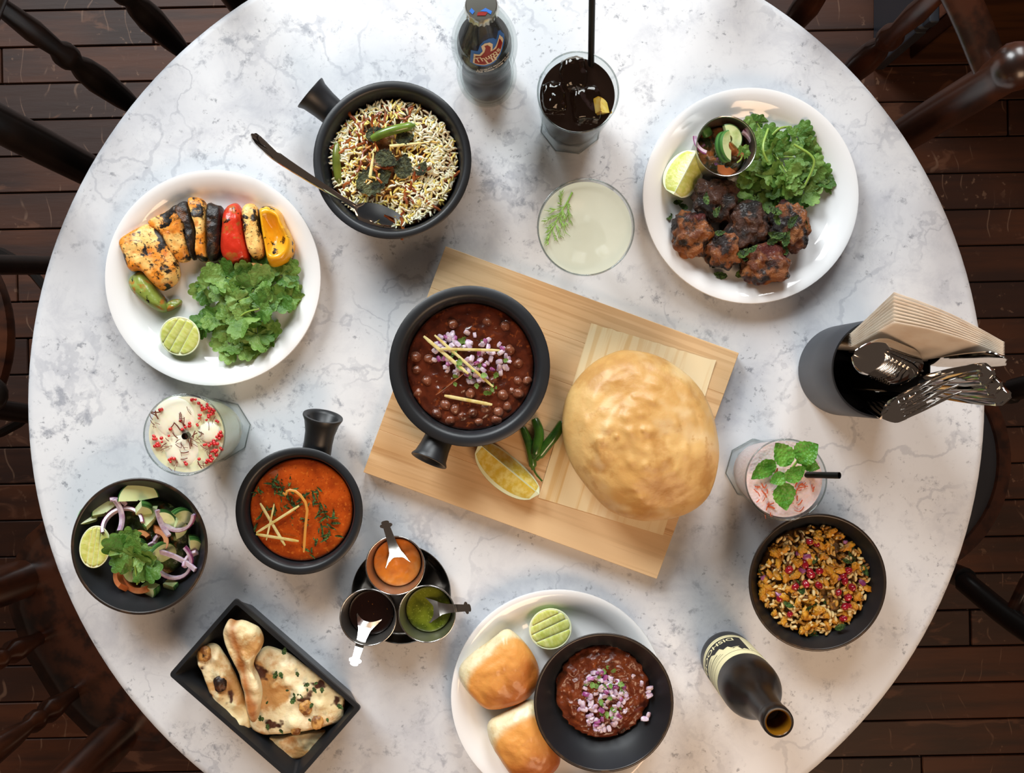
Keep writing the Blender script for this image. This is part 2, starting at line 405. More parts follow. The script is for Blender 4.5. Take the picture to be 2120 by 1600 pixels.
# ---------------------------------------------------------------- chairs
def turned(name, p0, p1, r, mat, style, parent):
    """a turned upright: tube with rings and bulges between two points"""
    p0 = Vector(p0); p1 = Vector(p1)
    if style == 'spindle':
        pr = [(0, .8), (.06, .8), (.16, 1.25), (.2, 1.3), (.24, .75), (.27, 1.15), (.30, 1.15), (.33, .75), (.42, 1.15), (.55, 1.4), (.62, 1.2), (.66, .8), (.69, 1.2), (.72, 1.2), (.75, .8), (.85, 1.05), (1, .75)]
    elif style == 'leg':
        pr = [(0, .6), (.1, .9), (.25, 1.1), (.3, .7), (.33, 1.15), (.37, 1.15), (.4, .8), (.55, 1.15), (.66, 1.15), (.7, .8), (.73, 1.1), (.76, .8), (.9, 1.1), (1, .9)]
    elif style == 'ringed':
        pr = [(0, .7), (.1, .85), (.2, .95), (.235, .95), (.24, 1.18), (.262, 1.2), (.275, .95), (.335, 1.0), (.34, 1.22), (.365, 1.24), (.38, 1.0), (.55, 1.12), (.75, 1.05), (.93, .9), (.96, 1.0), (.985, .85), (1, .3)]
    else:
        pr = [(0, .85), (.3, 1.0), (.6, 1.05), (.9, 1.0), (.93, 1.12), (.955, 1.2), (.98, 1.0), (.995, .6), (1, .1)]
    pts = [p0.lerp(p1, t) for t, _ in pr]
    obj(name, tube(name, pts, [r * q for _, q in pr], mat, 16, sharp=60), parent)
def spindle_chair(label, az, rad, wood, post_style='post', rad_top=.07, post_r=.02, knob=True, seat_mat=None, half=.145):
    c = Vector((math.cos(az) * rad, math.sin(az) * rad, 0))
    t = thing('spindle_back_chair', label, 'chair', c, (0, 0, az), group='wooden chairs around the table')
    # local +x points away from the table
    seat = pillow('seat', [(x, y_) for x, y_ in chaikin(chaikin([(-.2, -.2), (-.06, -.21), (.19, -.17), (.19, .17), (-.06, .21), (-.2, .2)], True), True)], .04, seat_mat or wood, rings=6, power=6, low=.5)[0]
    obj('seat', seat, t, (0, 0, .42))
    for sx, sy in ((-1, -1), (-1, 1)):
        turned('leg', (sx * .18, sy * .19, 0), (sx * .14, sy * .15, .425), .018, wood, 'leg', t)
    ph = half
    for sy in (-1, 1):
        if post_style == 'ringed':
            turned('back_post', (.13, sy * ph * .9, 0), (.18 + rad_top, sy * (ph + .03), .92), post_r, wood, 'ringed', t)
        else:
            turned('leg', (.19, sy * .18, 0), (.15, sy * .14, .425), .018, wood, 'leg', t)
            turned('back_post', (.17, sy * ph, .44), (.17 + rad_top, sy * (ph + .015), .91), post_r, wood, 'post', t)
    for q in (-.047, .047):
        turned('spindle', (.175, q, .445), (.175 + rad_top + .02, q * 1.1, .86), .0125, wood, 'spindle', t)
    pts = smooth_path([(.17 + rad_top, -(ph + .013), .84), (.2 + rad_top, -.07, .86), (.215 + rad_top, 0, .865), (.2 + rad_top, .07, .86), (.17 + rad_top, ph + .013, .84)], 2)
    rail = []
    obj('top_rail', tube('top_rail', pts, .02, wood, 12, flat=.6), t)
    for a, b in (((-.165, -.17, .2), (.17, -.165, .2)), ((-.165, .17, .2), (.17, .165, .2)), ((0, -.168, .2), (0, .168, .2))):
        turned('stretcher', a, b, .011, wood, 'leg', t)
    return t
R_ = math.radians
spindle_chair('dark wooden spindle-back chair by the upper left of the table, facing it', R_(139), .41, m_chairblack, post_r=.021)  # black colour stands in for dark brown wood seen in silhouette
spindle_chair('brown wooden chair with a round-knobbed back post by the pink wall', R_(47.5), .385, m_chair, post_r=.021, rad_top=.038)
spindle_chair('brown chair with ringed turned posts beside the bread tray', R_(211.5), .60, m_chair, post_style='ringed', post_r=.026, rad_top=.0, half=.125)
def bentwood_chair(label, c, az, rad=.19, arm=False, wood=None):
    wood = wood or m_chair
    t = thing('bentwood_chair', label, 'chair', c, (0, 0, az), group='wooden chairs around the table')
    obj('seat_ring', lathe('seat_ring', [(rad - .022, .43), (rad - .004, .425), (rad, .437), (rad - .003, .452), (rad - .022, .456), (rad - .026, .45), (rad - .022, .43)], wood, 64, 60), t)
    obj('seat_pad', lathe('seat_pad', [(0, .44), (rad - .024, .44), (rad - .024, .452), (rad - .037, .459), (0, .463)], m_pad, 64), t)
    for s in (-1, 1):
        obj('leg', tube('leg', smooth_path([(-.2, s * .155, 0), (-.17, s * .125, .25), (-.145, s * .105, .428)], 1), [.013, .014, .015, .016][:4] if False else .0155, m_chairblack, 10), t)
        obj('leg', tube('leg', smooth_path([(.22, s * .15, 0), (.18, s * .145, .25), (.155, s * .14, .44)], 1), .016, m_chairblack, 10), t)
    hp = [(.155, -.145, .44), (.19, -.18, .56), (.22, -.19, .7), (.25, -.16, .84), (.26, -.06, .91), (.26, .06, .91), (.25, .16, .84), (.22, .19, .7), (.19, .18, .56), (.155, .145, .44)]
    obj('back_hoop', tube('back_hoop', smooth_path(hp, 2), .0165, m_chairblack, 10), t)
    ip = [(.185, -.17, .53), (.19, -.09, .55), (.21, -.085, .68), (.235, -.05, .80), (.24, .05, .80), (.21, .085, .68), (.19, .09, .55), (.185, .17, .53)]
    obj('back_loop', tube('back_loop', smooth_path(ip, 2), .011, wood, 8), t)
    obj('leg_ring', tube('leg_ring', [(.165 * math.cos(a), .165 * math.sin(a), .2) for a in [2 * PI * i / 32 for i in range(33)]], .008, m_chairblack, 6, cap=False), t)
    if arm:
        for s in ((1,) if arm == 1 else (-1, 1)):
            obj('armrest', tube('armrest', smooth_path([(.215, s * .185, .66), (.06, s * .2, .665), (-.12, s * .12, .665), (-.225, s * .085, .66)], 2), [.016] * 7 + [.02, .024, .027, .028, .028, .026, .02, .01][:6] if False else .02, m_chairblack, 12), t)
            obj('armrest_knob', blob('armrest_knob', m_chairblack, .05, .03, .026, amp=0, sub=3), t, (-.25, s * .085, .66))
    return t
bentwood_chair('bentwood chair with round dark padded seat on the right, by the cutlery holder', (.548, -.108, 0), R_(-14), .18)
bentwood_chair('black bentwood chair at the left edge, beside the grilled paneer plate', (-.93, .075, 0), R_(180), .2, arm=1)
# ---------------------------------------------------------------- tableware builders
def plate(u, v, r, label):
    R = S(r, .022); p = P(u, v, .022)
    prof = [(0, .0035), (R * .5, .002), (R * .58, 0), (R * .63, 0), (R * .66, .004), (R * .80, .011), (R * .965, .0185), (R * .99, .0200), (R, .0215), (R * .995, .0232), (R * .975, .0236),
            (R * .93, .0222), (R * .86, .0188), (R * .81, .0138), (R * .76, .0092), (R * .70, .0070), (R * .62, .0062), (R * .3, .006), (0, .006)]
    me = lathe('dinner_plate', prof, m_white, 96, 60)
    return obj('dinner_plate', me, None, (p.x, p.y, TZ), label=label, cat='plate', group='white dinner plates')
PB = .0066      # height of the plate's well above the table
plate(441, 575, 224, 'white dinner plate under the grilled paneer skewer')
plate(1554, 405, 224, 'white dinner plate under the charred meat pieces')
plate(1155, 1442, 222, 'white dinner plate under the two bread rolls and black bowl')

def pan_profile(R, hh, t):
    out = [(0, .0), (R * .62, .0), (R * .70, .003), (R * .80, hh * .22), (R * .90, hh * .55), (R * .965, hh * .88), (R * .99, hh * .95), (R, hh * .985), (R * .985, hh), (R - t * .75, hh * 1.0), (R - t, hh * .985)]
    inn = [(R - t * 1.25, hh * .9), (R * .80, hh * .5), (R * .70, hh * .26), (R * .58, .008), (0, .006)]
    return out + inn
def handled_pan(u, v, r, hb, hh, dirpx, label, t=.0085, hl=.036, ew=.021, he=.55):
    """round black casserole with one stubby flared hollow handle"""
    htop = hb + hh; R = S(r, htop); p = P(u, v, htop)
    th = thing('handled_casserole', label, 'casserole', (p.x, p.y, TZ + hb), group='black handled casserole dishes')
    obj('body', lathe('body', pan_profile(R, hh, t), m_black, 80, 50), th)
    a = math.atan2(-dirpx[1], dirpx[0])
    z0 = hh * he
    prof = [(0, .0), (.0165, 0), (.0160, .3), (.0166, .55), (ew * .88, .85), (ew, .97), (ew * .99, 1.0), (ew * .86, 1.0), (ew * .72, .93), (ew * .5, .7), (0, .62)]
    me = lathe('handle', [(q, z * hl) for q, z in prof], m_black, 32, 50)
    h = obj('handle', me, th); d = Vector((math.cos(a), math.sin(a), .28)).normalized()
    h.rotation_euler = d.to_track_quat('Z', 'Y').to_euler()
    h.location = Vector((math.cos(a), math.sin(a), 0)) * (R * .9) + Vector((0, 0, z0))
    return th, R
m_mirror = M('mirror_steel', 'D2CFCB', .07, metal=1)
BT = .020       # board thickness
pan_rice, Rr = handled_pan(812, 331, 164, 0, .062, (-157, -132), 'black handled casserole holding rice, spoon leaning on it', hl=.046)
pan_chole, Rc = handled_pan(972, 758, 167, BT, .062, (-88, 200), 'black handled casserole of dark chickpea curry on the wooden board', t=.012, hl=.036)
pan_orange, Ro = handled_pan(619, 1058, 132, 0, .055, (44, -190), 'small black handled casserole of orange red curry', hl=.046, ew=.0225)

def bowl(u, v, r, hb, label, hh=.052):
    R = S(r, hb + hh); p = P(u, v, hb + hh)
    th = thing('black_bowl', label, 'bowl', (p.x, p.y, TZ + hb), group='round black bowls')
    out = [(0, .002), (R * .38, .0), (R * .46, .0), (R * .48, .004), (R * .66, hh * .26), (R * .86, hh * .62), (R * .975, hh * .93), (R * .995, hh * .975)]
    top = [(R, hh * .985), (R * .995, hh), (R * .965, hh), (R * .955, hh * .985)]
    inn = [(R * .92, hh * .88), (R * .82, hh * .62), (R * .64, hh * .32), (R * .42, hh * .15), (0, hh * .12)]
    obj('body', lathe('body', out + top[:1] , m_black, 80, 50), th)
    obj('lining', lathe('lining', top[-1:] + inn, m_black, 80, 60), th)
    obj('rim', lathe('rim', [(R * .988, hh * .965)] + top + [(R * .95, hh * .965)], m_blackrim, 80, 80), th)
    return th, R
bowl_salad, Rs = bowl(288, 1131, 142, 0, 'black bowl of cucumber and onion salad on the left')
bowl_bhel, Rb = bowl(1693, 1206, 143, 0, 'black bowl of spiced puffed rice with pomegranate on the right')
bowl_keema, Rk = bowl(1250, 1455, 145, PB + .002, 'black bowl of minced curry standing on the plate with bread rolls')

# ---------------------------------------------------------------- wooden board and sheet
bc = P(1141, 854, BT); ang = math.radians(-20.0)
bd = thing('serving_board', 'pale wooden serving board in the middle of the table', 'board', (bc.x, bc.y, TZ), (0, 0, ang))
bw, bh = .356, .274
ws = [.052, .064, .058, .050, .050]; yy = -bh / 2
for i, w in enumerate(ws):
    obj('strip', box_me('strip', bw, w, BT, m_board, .0004, 1), bd, (0, yy + w / 2, BT / 2)); yy += w
c4 = [P(u, v, BT) for u, v in ((1225, 670), (1483, 748), (1371, 1106), (1113, 1030))]
vc = sum(c4, Vector()) / 4; va = math.atan2(c4[1].y - c4[0].y, c4[1].x - c4[0].x)
vw = (c4[1] - c4[0]).length; vl = (c4[3] - c4[0]).length
V = []; Fc = []; n1, n2 = 24, 24
for k in range(2):
    for j in range(n2 + 1):
        for i in range(n1 + 1):
            x = (i / n1 - .5) * vw; yv = (j / n2 - .5) * vl
            if j == n2: yv += .0015 * noise.noise(Vector((i * .9, 0, 0)))
            V.append((x, yv, .0003 + k * .0005 + .0012 * max(0, (j / n2 - .85) / .15) ** 2))
q = (n1 + 1) * (n2 + 1)
for j in range(n2):
    for i in range(n1):
        a = j * (n1 + 1) + i; Fc += [(a, a + n1 + 1, a + n1 + 2, a + 1), (q + a, q + a + 1, q + a + n1 + 2, q + a + n1 + 1)]
for i in range(n1): Fc += [(i, i + 1, q + i + 1, q + i), (n2 * (n1 + 1) + i, q + n2 * (n1 + 1) + i, q + n2 * (n1 + 1) + i + 1, n2 * (n1 + 1) + i + 1)]
obj('wood_veneer_sheet', mesh('wood_veneer_sheet', V, Fc, m_veneer, True, 40), None, (vc.x, vc.y, TZ + BT), (0, 0, va), 'thin striped wood sheet under the puffed bread', 'sheet')

# ---------------------------------------------------------------- tray, cups
p = P(831, 1229, .012); R = S(103, .012)
ts = thing('steel_saucer', 'dark polished steel saucer under the three chutney cups', 'saucer', (p.x, p.y, TZ))
m_tray = M('dark_polished_steel', '6B6764', .14, metal=1)
obj('dish', lathe('dish', [(0, 0), (R * .8, 0), (R * .9, .004), (R * .985, .013), (R, .0145), (R * .99, .0155), (R * .965, .0145), (R * .88, .006), (R * .78, .003), (0, .003)], m_tray, 72, 50), ts)
def steel_cup(u, v, r, hb, hh, label, group='small steel cups', taper=.78):
    R = S(r, hb + hh); p = P(u, v, hb + hh)
    th = thing('steel_cup', label, 'cup', (p.x, p.y, TZ + hb), group=group)
    b = R * taper
    obj('shell', lathe('shell', [(0, 0), (b * .96, 0), (b, .002), (R * .9, hh * .55), (R * .985, hh * .97)], m_steel_dark, 48, 50), th)
    obj('lining', lathe('lining', [(R * .96, hh * .97), (R * .87, hh * .55), (b * .93, .004), (0, .0035)], m_steel_dark, 48, 50), th)
    obj('rim', lathe('rim', [(R * .985, hh * .965), (R, hh * .985), (R * .99, hh), (R * .965, hh * .995), (R * .955, hh * .965)], m_steel, 48, 80), th)
    return th, R
cup_o, Rco = steel_cup(818, 1171, 62, .004, .042, 'steel cup of orange chutney')
cup_b, Rcb = steel_cup(762, 1278, 59.5, .004, .042, 'steel cup of dark brown chutney')
cup_g, Rcg = steel_cup(884, 1271, 60, .004, .042, 'steel cup of green chutney')
cup_s, Rcs = steel_cup(1504, 302, 63, PB, .048, 'steel cup of chopped salad on the plate of charred meat', taper=.93)

# chutneys (one smooth pool each) and their spoons
def pool(name, cup, R, z, mat, label, cat, amp=.0008, seed=0, freq=90, off=(0, 0), ringsn=14, domef=None, oct=3, bots=((.86, 0), (.97, .4))):
    """a pool of sauce filling the cup up to z above the cup's base"""
    me, _ = pillow(name, circ(R, 56), z, mat, rings=ringsn, power=26, amp=amp, freq=freq, seed=seed, low=.93, bottom=True, oct=oct, dome=domef, bots=bots)
    return obj(name, me, None, cup.location + Vector((off[0], off[1], .0045)), label=label, cat=cat)
m_choc = M('brown_chutney', '1E0C08', .12, [dict(scale=160, detail=2, lo=.68, hi=.74, col='A06A2A', amt=.7)])
m_chgreen = M('green_chutney', '6F7A1E', .2, [dict(scale=60, detail=3, lo=.4, hi=.7, col='4A5512'), dict(scale=500, detail=2, lo=.6, hi=.7, col='8E9A3A')], bump=dict(scale=300, detail=3, str=.3, d=.0006))
m_chorange = M('orange_chutney', 'E0802A', .3, [dict(scale=60, detail=3, lo=.45, hi=.7, col='EFA05A'), dict(scale=30, lo=.55, hi=.75, col='C4641C')], bump=dict(scale=260, detail=3, str=.35, d=.0006), sss=.15)
pool('orange_chutney', cup_o, Rco * .80, .017, m_chorange, 'thick orange chutney in the upper steel cup', 'chutney', .0022, 1, 70)
pool('brown_chutney', cup_b, Rcb * .79, .014, m_choc, 'runny dark brown chutney in the left steel cup', 'chutney', .0003, 2)
pool('green_chutney', cup_g, Rcg * .79, .015, m_chgreen, 'green herb chutney in the right steel cup', 'chutney', .0006, 3)

def grid_strip(name, secs, mat, thick=.0012, nq=9):
    """secs: list of (pos Vector, side Vector(half width), cup depth); sheet of metal with thickness"""
    V = []; Fc = []; n = len(secs)
    for k in (0, 1):
        for (p, sd, cup) in secs:
            p = Vector(p); sd = Vector(sd)
            for i in range(nq):
                t = i / (nq - 1) * 2 - 1
                V.append(p + sd * t + Vector((0, 0, cup * (t * t - 1) - k * thick)))
    q = n * nq
    for j in range(n - 1):
        for i in range(nq - 1):
            a = j * nq + i
            Fc += [(a, a + 1, a + nq + 1, a + nq), (q + a, q + a + nq, q + a + nq + 1, q + a + 1)]
    for j in range(n - 1):
        a = j * nq; b = j * nq + nq - 1
        Fc += [(a, a + nq, q + a + nq, q + a), (b, q + b, q + b + nq, b + nq)]
    for i in range(nq - 1):
        a = i; b = (n - 1) * nq + i
        Fc += [(a, q + a, q + a + 1, a + 1), (b, b + 1, q + b + 1, q + b)]
    return fixn(mesh(name, V, Fc, mat, True, 50))
def chutney_spoon(tip, elbow, end, label, mat=m_steel):
    """flat little spoon: bowl in the sauce, handle resting over the rim, notched end"""
    tip = Vector(tip); elbow = Vector(elbow); end = Vector(end)
    t = thing('chutney_spoon', label, 'spoon', end, group='small steel chutney spoons')
    d = (end - elbow).normalized(); side = Vector((0, 0, 1)).cross(d).normalized()
    o = -end
    L = (end - elbow).length
    def sec(k, w, c=-.0): return (elbow + (end - elbow) * k + o, side * w, c)
    obj('handle', grid_strip('handle', [sec(0, .0085), sec(.08, .0068), sec(.3, .0052), (sec(.6, .0044)), sec(.8, .0040), sec(.815, .0052), sec(.84, .0068), sec(.88, .0070), sec(.91, .0058), sec(.92, .0040), sec(.95, .0046), sec(.985, .0036), sec(1.0, .0018)], mat, .0012, 7), t)
    db = (tip - elbow)
    bs = []
    for i in range(9):
        k = i / 8; w = .0085 + .0055 * math.sin(min(1, k * 1.5) * PI / 2) if k < .5 else .014 * math.sqrt(max(0, 1 - ((k - .5) / .5) ** 2)) + .0005
        bs.append((elbow + db * k + o, side * w, .004 * math.sin(PI * min(1, k * .9 + .08))))
    obj('spoon_bowl', grid_strip('spoon_bowl', bs, mat, .0012, 9), t)
    return t
chutney_spoon(P(828, 1190, .0215), P(820, 1148, .030), P(796, 1078, .062), 'notched steel spoon standing in the orange chutney')
chutney_spoon(P(772, 1258, .0185), P(756, 1298, .028), P(732, 1378, .058), 'notched steel spoon in the dark brown chutney')
chutney_spoon(P(866, 1266, .0195), P(908, 1260, .029), P(975, 1258, .056), 'notched steel spoon in the green chutney')

# ---------------------------------------------------------------- long spoon in the rice
def long_spoon(label, pts, hw, group=None, name='serving_spoon', split=.7, cupd=.007, mat=m_steel, bend=None):
    pts = [Vector(p) for p in pts]; t = thing(name, label, 'spoon', pts[0], group=group)
    secs = []; n = 26
    for i in range(n + 1):
        k = i / n; f = k * (len(pts) - 1); a = min(int(f), len(pts) - 2); w0 = f - a
        p0 = pts[max(a - 1, 0)]; p1 = pts[a]; p2 = pts[a + 1]; p3 = pts[min(a + 2, len(pts) - 1)]
        p = .5 * ((2 * p1) + (-p0 + p2) * w0 + (2 * p0 - 5 * p1 + 4 * p2 - p3) * w0 ** 2 + (-p0 + 3 * p1 - 3 * p2 + p3) * w0 ** 3)
        secs.append([p - pts[0], k])
    out = []
    for i, (p, k) in enumerate(secs):
        d = secs[min(i + 1, n)][0] - secs[max(i - 1, 0)][0]; side = Vector((0, 0, 1)).cross(d).normalized()
        if bend: side = (side + Vector(bend)).normalized()
        if k < split:
            q = k / split
            w = hw * (.10 + .28 * math.sqrt(max(0, 1 - (1 - min(q / .12, 1)) ** 2)) * (1 if q < .35 else 1) - .20 * min(1, max(0, (q - .25) / .6)))
            c = -.0018 * min(1, w / .004)
        else:
            q = (k - split) / (1 - split); w = hw * max(.06, math.sin(PI * min(1, .10 + q * .88)) ** .6); c = cupd * math.sin(PI * q) ** .7
        out.append((p, side * w, c))
    ns = int(n * split)
    obj('handle', grid_strip('handle', out[:ns + 1], mat, .0016, 9), t)
    obj('spoon_bowl', grid_strip('spoon_bowl', out[ns:], mat, .0013, 11), t)
    return t
long_spoon('long steel serving spoon with its bowl buried in the rice', [P(520, 278, .050), P(570, 322, .068), P(655, 378, .070), P(720, 418, .061), P(775, 450, .0485), P(838, 466, .0435)], .0165, split=.68, bend=(0, 0, .5), mat=m_mirror)

# ---------------------------------------------------------------- naan box
hz = .056
rc = [P(u, v, hz) for u, v in ((488, 1237), (749, 1465), (609, 1625), (348, 1397))]
nc = sum(rc, Vector()) / 4; na = math.atan2(rc[1].y - rc[0].y, rc[1].x - rc[0].x)
nl = (rc[1] - rc[0]).length; nw = (rc[3] - rc[0]).length
nb = thing('bread_box', 'deep rectangular black box holding flatbread', 'box', (nc.x, nc.y, TZ), (0, 0, na))
def rect(l, w, z, r, n=5):
    pts = []
    for cx, cy, a0 in ((l / 2 - r, w / 2 - r, 0), (-l / 2 + r, w / 2 - r, PI / 2), (-l / 2 + r, -w / 2 + r, PI), (l / 2 - r, -w / 2 + r, 1.5 * PI)):
        for i in range(n): a = a0 + PI / 2 * i / (n - 1); pts.append((cx + r * math.cos(a), cy + r * math.sin(a), z))
    return pts
def loft(name, rings, mat, sharp=50, cap0=True, cap1=True):
    V = []; Fc = []; n = len(rings[0])
    for r in rings: V += r
    for k in range(len(rings) - 1):
        for i in range(n):
            j = (i + 1) % n; Fc.append((k * n + i, k * n + j, (k + 1) * n + j, (k + 1) * n + i))
    if cap0: Fc.append(tuple(range(n))[::-1])
    if cap1: Fc.append(tuple(range((len(rings) - 1) * n, len(rings) * n)))
    return fixn(mesh(name, V, Fc, mat, True, sharp))
ins = .013; tk = .005
obj('walls', loft('walls', [rect(nl - 2 * ins, nw - 2 * ins, 0, .006), rect(nl - 2 * ins + .002, nw - 2 * ins + .002, .002, .006), rect(nl - .004, nw - .004, hz - .006, .004), rect(nl, nw, hz - .003, .004), rect(nl - .001, nw - .001, hz, .004),
     rect(nl - 2 * tk, nw - 2 * tk, hz, .003), rect(nl - 2 * tk - .002, nw - 2 * tk - .002, hz - .003, .003), rect(nl - 2 * ins - 2 * tk, nw - 2 * ins - 2 * tk, .006, .005)], m_black), nb)
# ---------------------------------------------------------------- food: shared shapes
def leaf_mesh(seed, kind='coriander'):
    rr = random.Random(seed); V = [(0, 0, 0)]; Fc = []; na = 49; rings = (.35, .68, .88, 1.0)
    for k, q in enumerate(rings):
        for i in range(na):
            th = (i / (na - 1) * 2 - 1) * math.radians(118)
            lobe = .56 + .44 * abs(math.cos(1.5 * th)) ** .7 if abs(th) < math.radians(100) else .5
            tooth = .86 + .14 * abs(math.cos(i * PI / 6)) ** .7
            r = q * (lobe * tooth if q > .8 else (lobe if q > .6 else .55 + .15 * lobe))
            x = r * math.cos(th) * .95; y = r * math.sin(th) * .82
            z = .10 * math.sin(3 * th + seed) * q + .16 * q * q * math.cos(seed * 2.1) * .6 + .09 * noise.noise(Vector((x * 3 + seed, y * 3, seed)))
            V.append((x, y, z))
    for i in range(na - 1): Fc.append((0, 1 + i, 2 + i))
    for k in range(len(rings) - 1):
        for i in range(na - 1):
            a = 1 + k * na + i; Fc.append((a, a + na, a + na + 1, a + 1))
    return V, Fc
LEAF = [fixn(mesh('leaf', *leaf_mesh(s), (m_leaf, m_leaf, m_leafdark)[s % 3])) for s in range(1, 7)]
def ovate_vf(seed, fold=.25, serr=.05, wid=.36, curl=.2, n=14, nq=7):
    V = []; Fc = []
    for j in range(n + 1):
        t = j / n; w = wid * (math.sin(PI * t ** .75) ** .85 if 0 < t < 1 else .02) * (1 + serr * (1 if j % 2 else -1))
        for i in range(nq):
            q = i / (nq - 1) * 2 - 1
            z = fold * abs(q) * w + .035 * math.sin(t * 22 + abs(q) * 5) * (abs(q) > .1) * .7 + curl * (t - .5) ** 2 - .02 * noise.noise(Vector((t * 4, q * 3, seed)))
            V.append((t, q * w, z))
    for j in range(n):
        for i in range(nq - 1):
            a = j * nq + i; Fc.append((a, a + 1, a + nq + 1, a + nq))
    return V, Fc
MINT = [fixn(mesh('leaf', *ovate_vf(s, .25, .05, .36, .3 * (1 if s % 2 else -.6)), m_mint)) for s in range(1, 4)]
DRY = [fixn(mesh('dried_mint_leaf', *ovate_vf(s, .12, .12, .42, .25), m_dry)) for s in range(5, 8)]
def sprig(u, v, h, ang, L, label, group, seed, stem=None, n=3):
    """coriander sprig: thin stem carrying toothed leaves"""
    rr = random.Random(seed); p = P(u, v, h); t = thing('coriander_sprig', label, 'herb', p, (0, 0, 0), group=group)
    a0 = math.radians(ang)
    st = Vector((-math.cos(a0), -math.sin(a0), 0)) * (stem if stem else L * .9)
    obj('stem', tube('stem', smooth_path([(0, 0, .0), tuple(st * .5 + Vector((rr.uniform(-.003, .003), rr.uniform(-.003, .003), -.002))), tuple(st + Vector((0, 0, -min(.004, h * .3))))], 1), .0009, m_stem, 6), t)
    for i in range(n):
        da = (0, 68, -68, 140)[i] + rr.uniform(-14, 14)
        a = a0 + math.radians(da); k = L * (1, .85, .8, .6)[i] * rr.uniform(.85, 1.1)
        o = obj('leaf', LEAF[rr.randrange(6)], t, (math.cos(a) * .002, math.sin(a) * .002, rr.uniform(0, .002)), scale=k)
        o.rotation_euler = Euler((rr.uniform(-.45, .45), rr.uniform(-.5, .22), a), 'XYZ')
    return t
def arc_slice(name, rin, rout, ang, thick, mf, ms, label, cat, loc, rot, group=None, skin=.0012, wob=0, center=True):
    t = thing(name, label, cat, loc, rot, group=group); n = 16
    off = 2 * math.sin(ang / 2) / ang * (rin + rout) / 2 if center else 0
    def sector(a, b, th, e=0):
        V = []; Fc = []
        for i in range(n + 1):
            an = (i / n - .5) * ang; w = wob * math.sin(i * .9) * (rout - rin)
            for r, z in ((a, -th / 2), (b + w, -th / 2 + e), (b + w, th / 2 - e), (a, th / 2)):
                V.append((r * math.cos(an) - off, r * math.sin(an), z))
        for i in range(n):
            for k in range(4):
                a_ = i * 4 + k; b_ = i * 4 + (k + 1) % 4; Fc.append((a_, b_, b_ + 4, a_ + 4))
        Fc += [(0, 1, 2, 3), (n * 4 + 3, n * 4 + 2, n * 4 + 1, n * 4)]
        return V, Fc
    V, Fc = sector(max(rin, .0004), rout, thick); obj('flesh', fixn(mesh('flesh', V, Fc, mf, True, 40)), t)
    V, Fc = sector(rout, rout + skin, thick * .98, thick * .08); obj('skin', fixn(mesh('skin', V, Fc, ms, True, 40)), t)
    return t
def half_citrus(u, v, h, rx, ry, tilt, rot, label, cat, lines, mflesh, mpeel, group=None, depth=.75):
    """cut citrus, face up: rind bowl, white pith, juicy segments between straight membranes"""
    t = thing(cat + '_half', label, cat, P(u, v, h), (tilt[0], tilt[1], math.radians(rot)), group=group)
    d = min(rx, ry) * depth
    n = 40
    prof = [(math.cos(a), -math.sin(a)) for a in [PI / 2 * i / 8 for i in range(9)]]
    V = [(q * rx * math.cos(2 * PI * i / n), q * ry * math.sin(2 * PI * i / n), z * d) for q, z in prof[:-1] for i in range(n)] + [(0, 0, -d)]
    Fc = [(k * n + i, k * n + (i + 1) % n, (k + 1) * n + (i + 1) % n, (k + 1) * n + i) for k in range(7) for i in range(n)] + [(7 * n + i, 7 * n + (i + 1) % n, 8 * n) for i in range(n)]
    obj('rind', fixn(mesh('rind', V, Fc, mpeel)), t)
    rg = [(1.0, 0), (.992, .0005), (.965, .0007), (.93, .0003)]
    V = [(q * rx * math.cos(2 * PI * i / n), q * ry * math.sin(2 * PI * i / n), z) for q, z in rg for i in range(n)] + [(0, 0, .0003)]
    Fc = [(k * n + i, k * n + (i + 1) % n, (k + 1) * n + (i + 1) % n, (k + 1) * n + i) for k in range(3) for i in range(n)] + [(3 * n + i, 3 * n + (i + 1) % n, 4 * n) for i in range(n)]
    obj('pith', fixn(mesh('pith', V, Fc, m_pith)), t)
    # segments: bands across the face; line = (offset at left, offset at right) in units of ry
    L = [(-2, -2)] + list(lines) + [(2, 2)]
    for (a0, a1), (b0, b1) in zip(L, L[1:]):
        V = []; Fc = []; m = 18; gap = .013
        for i in range(m + 1):
            x = -.915 + 1.83 * i / m; e = math.sqrt(max(0, .925 ** 2 - x * x)); s = (x + 1) / 2
            lo = max(-e, a0 + (a1 - a0) * s + gap); hi = min(e, b0 + (b1 - b0) * s - gap)
            if hi - lo < .02: continue
            md = (lo + hi) / 2; hw = (hi - lo) / 2
            for kk, zz in ((-1, .0003), (-.9, .0007), (-.4, .0009), (.4, .0009), (.9, .0007), (1, .0003)): V.append((x * rx, (md + hw * kk) * ry, zz))
        r = len(V) // 6
        if r < 2: continue
        for i in range(r - 1):
            for k in range(5): Fc.append((i * 6 + k, (i + 1) * 6 + k, (i + 1) * 6 + k + 1, i * 6 + k + 1))
        Fc += [tuple(range(6)), tuple(range((r - 1) * 6, r * 6))[::-1]]
        obj('segment', fixn(mesh('segment', V, Fc, mflesh)), t)
    return t
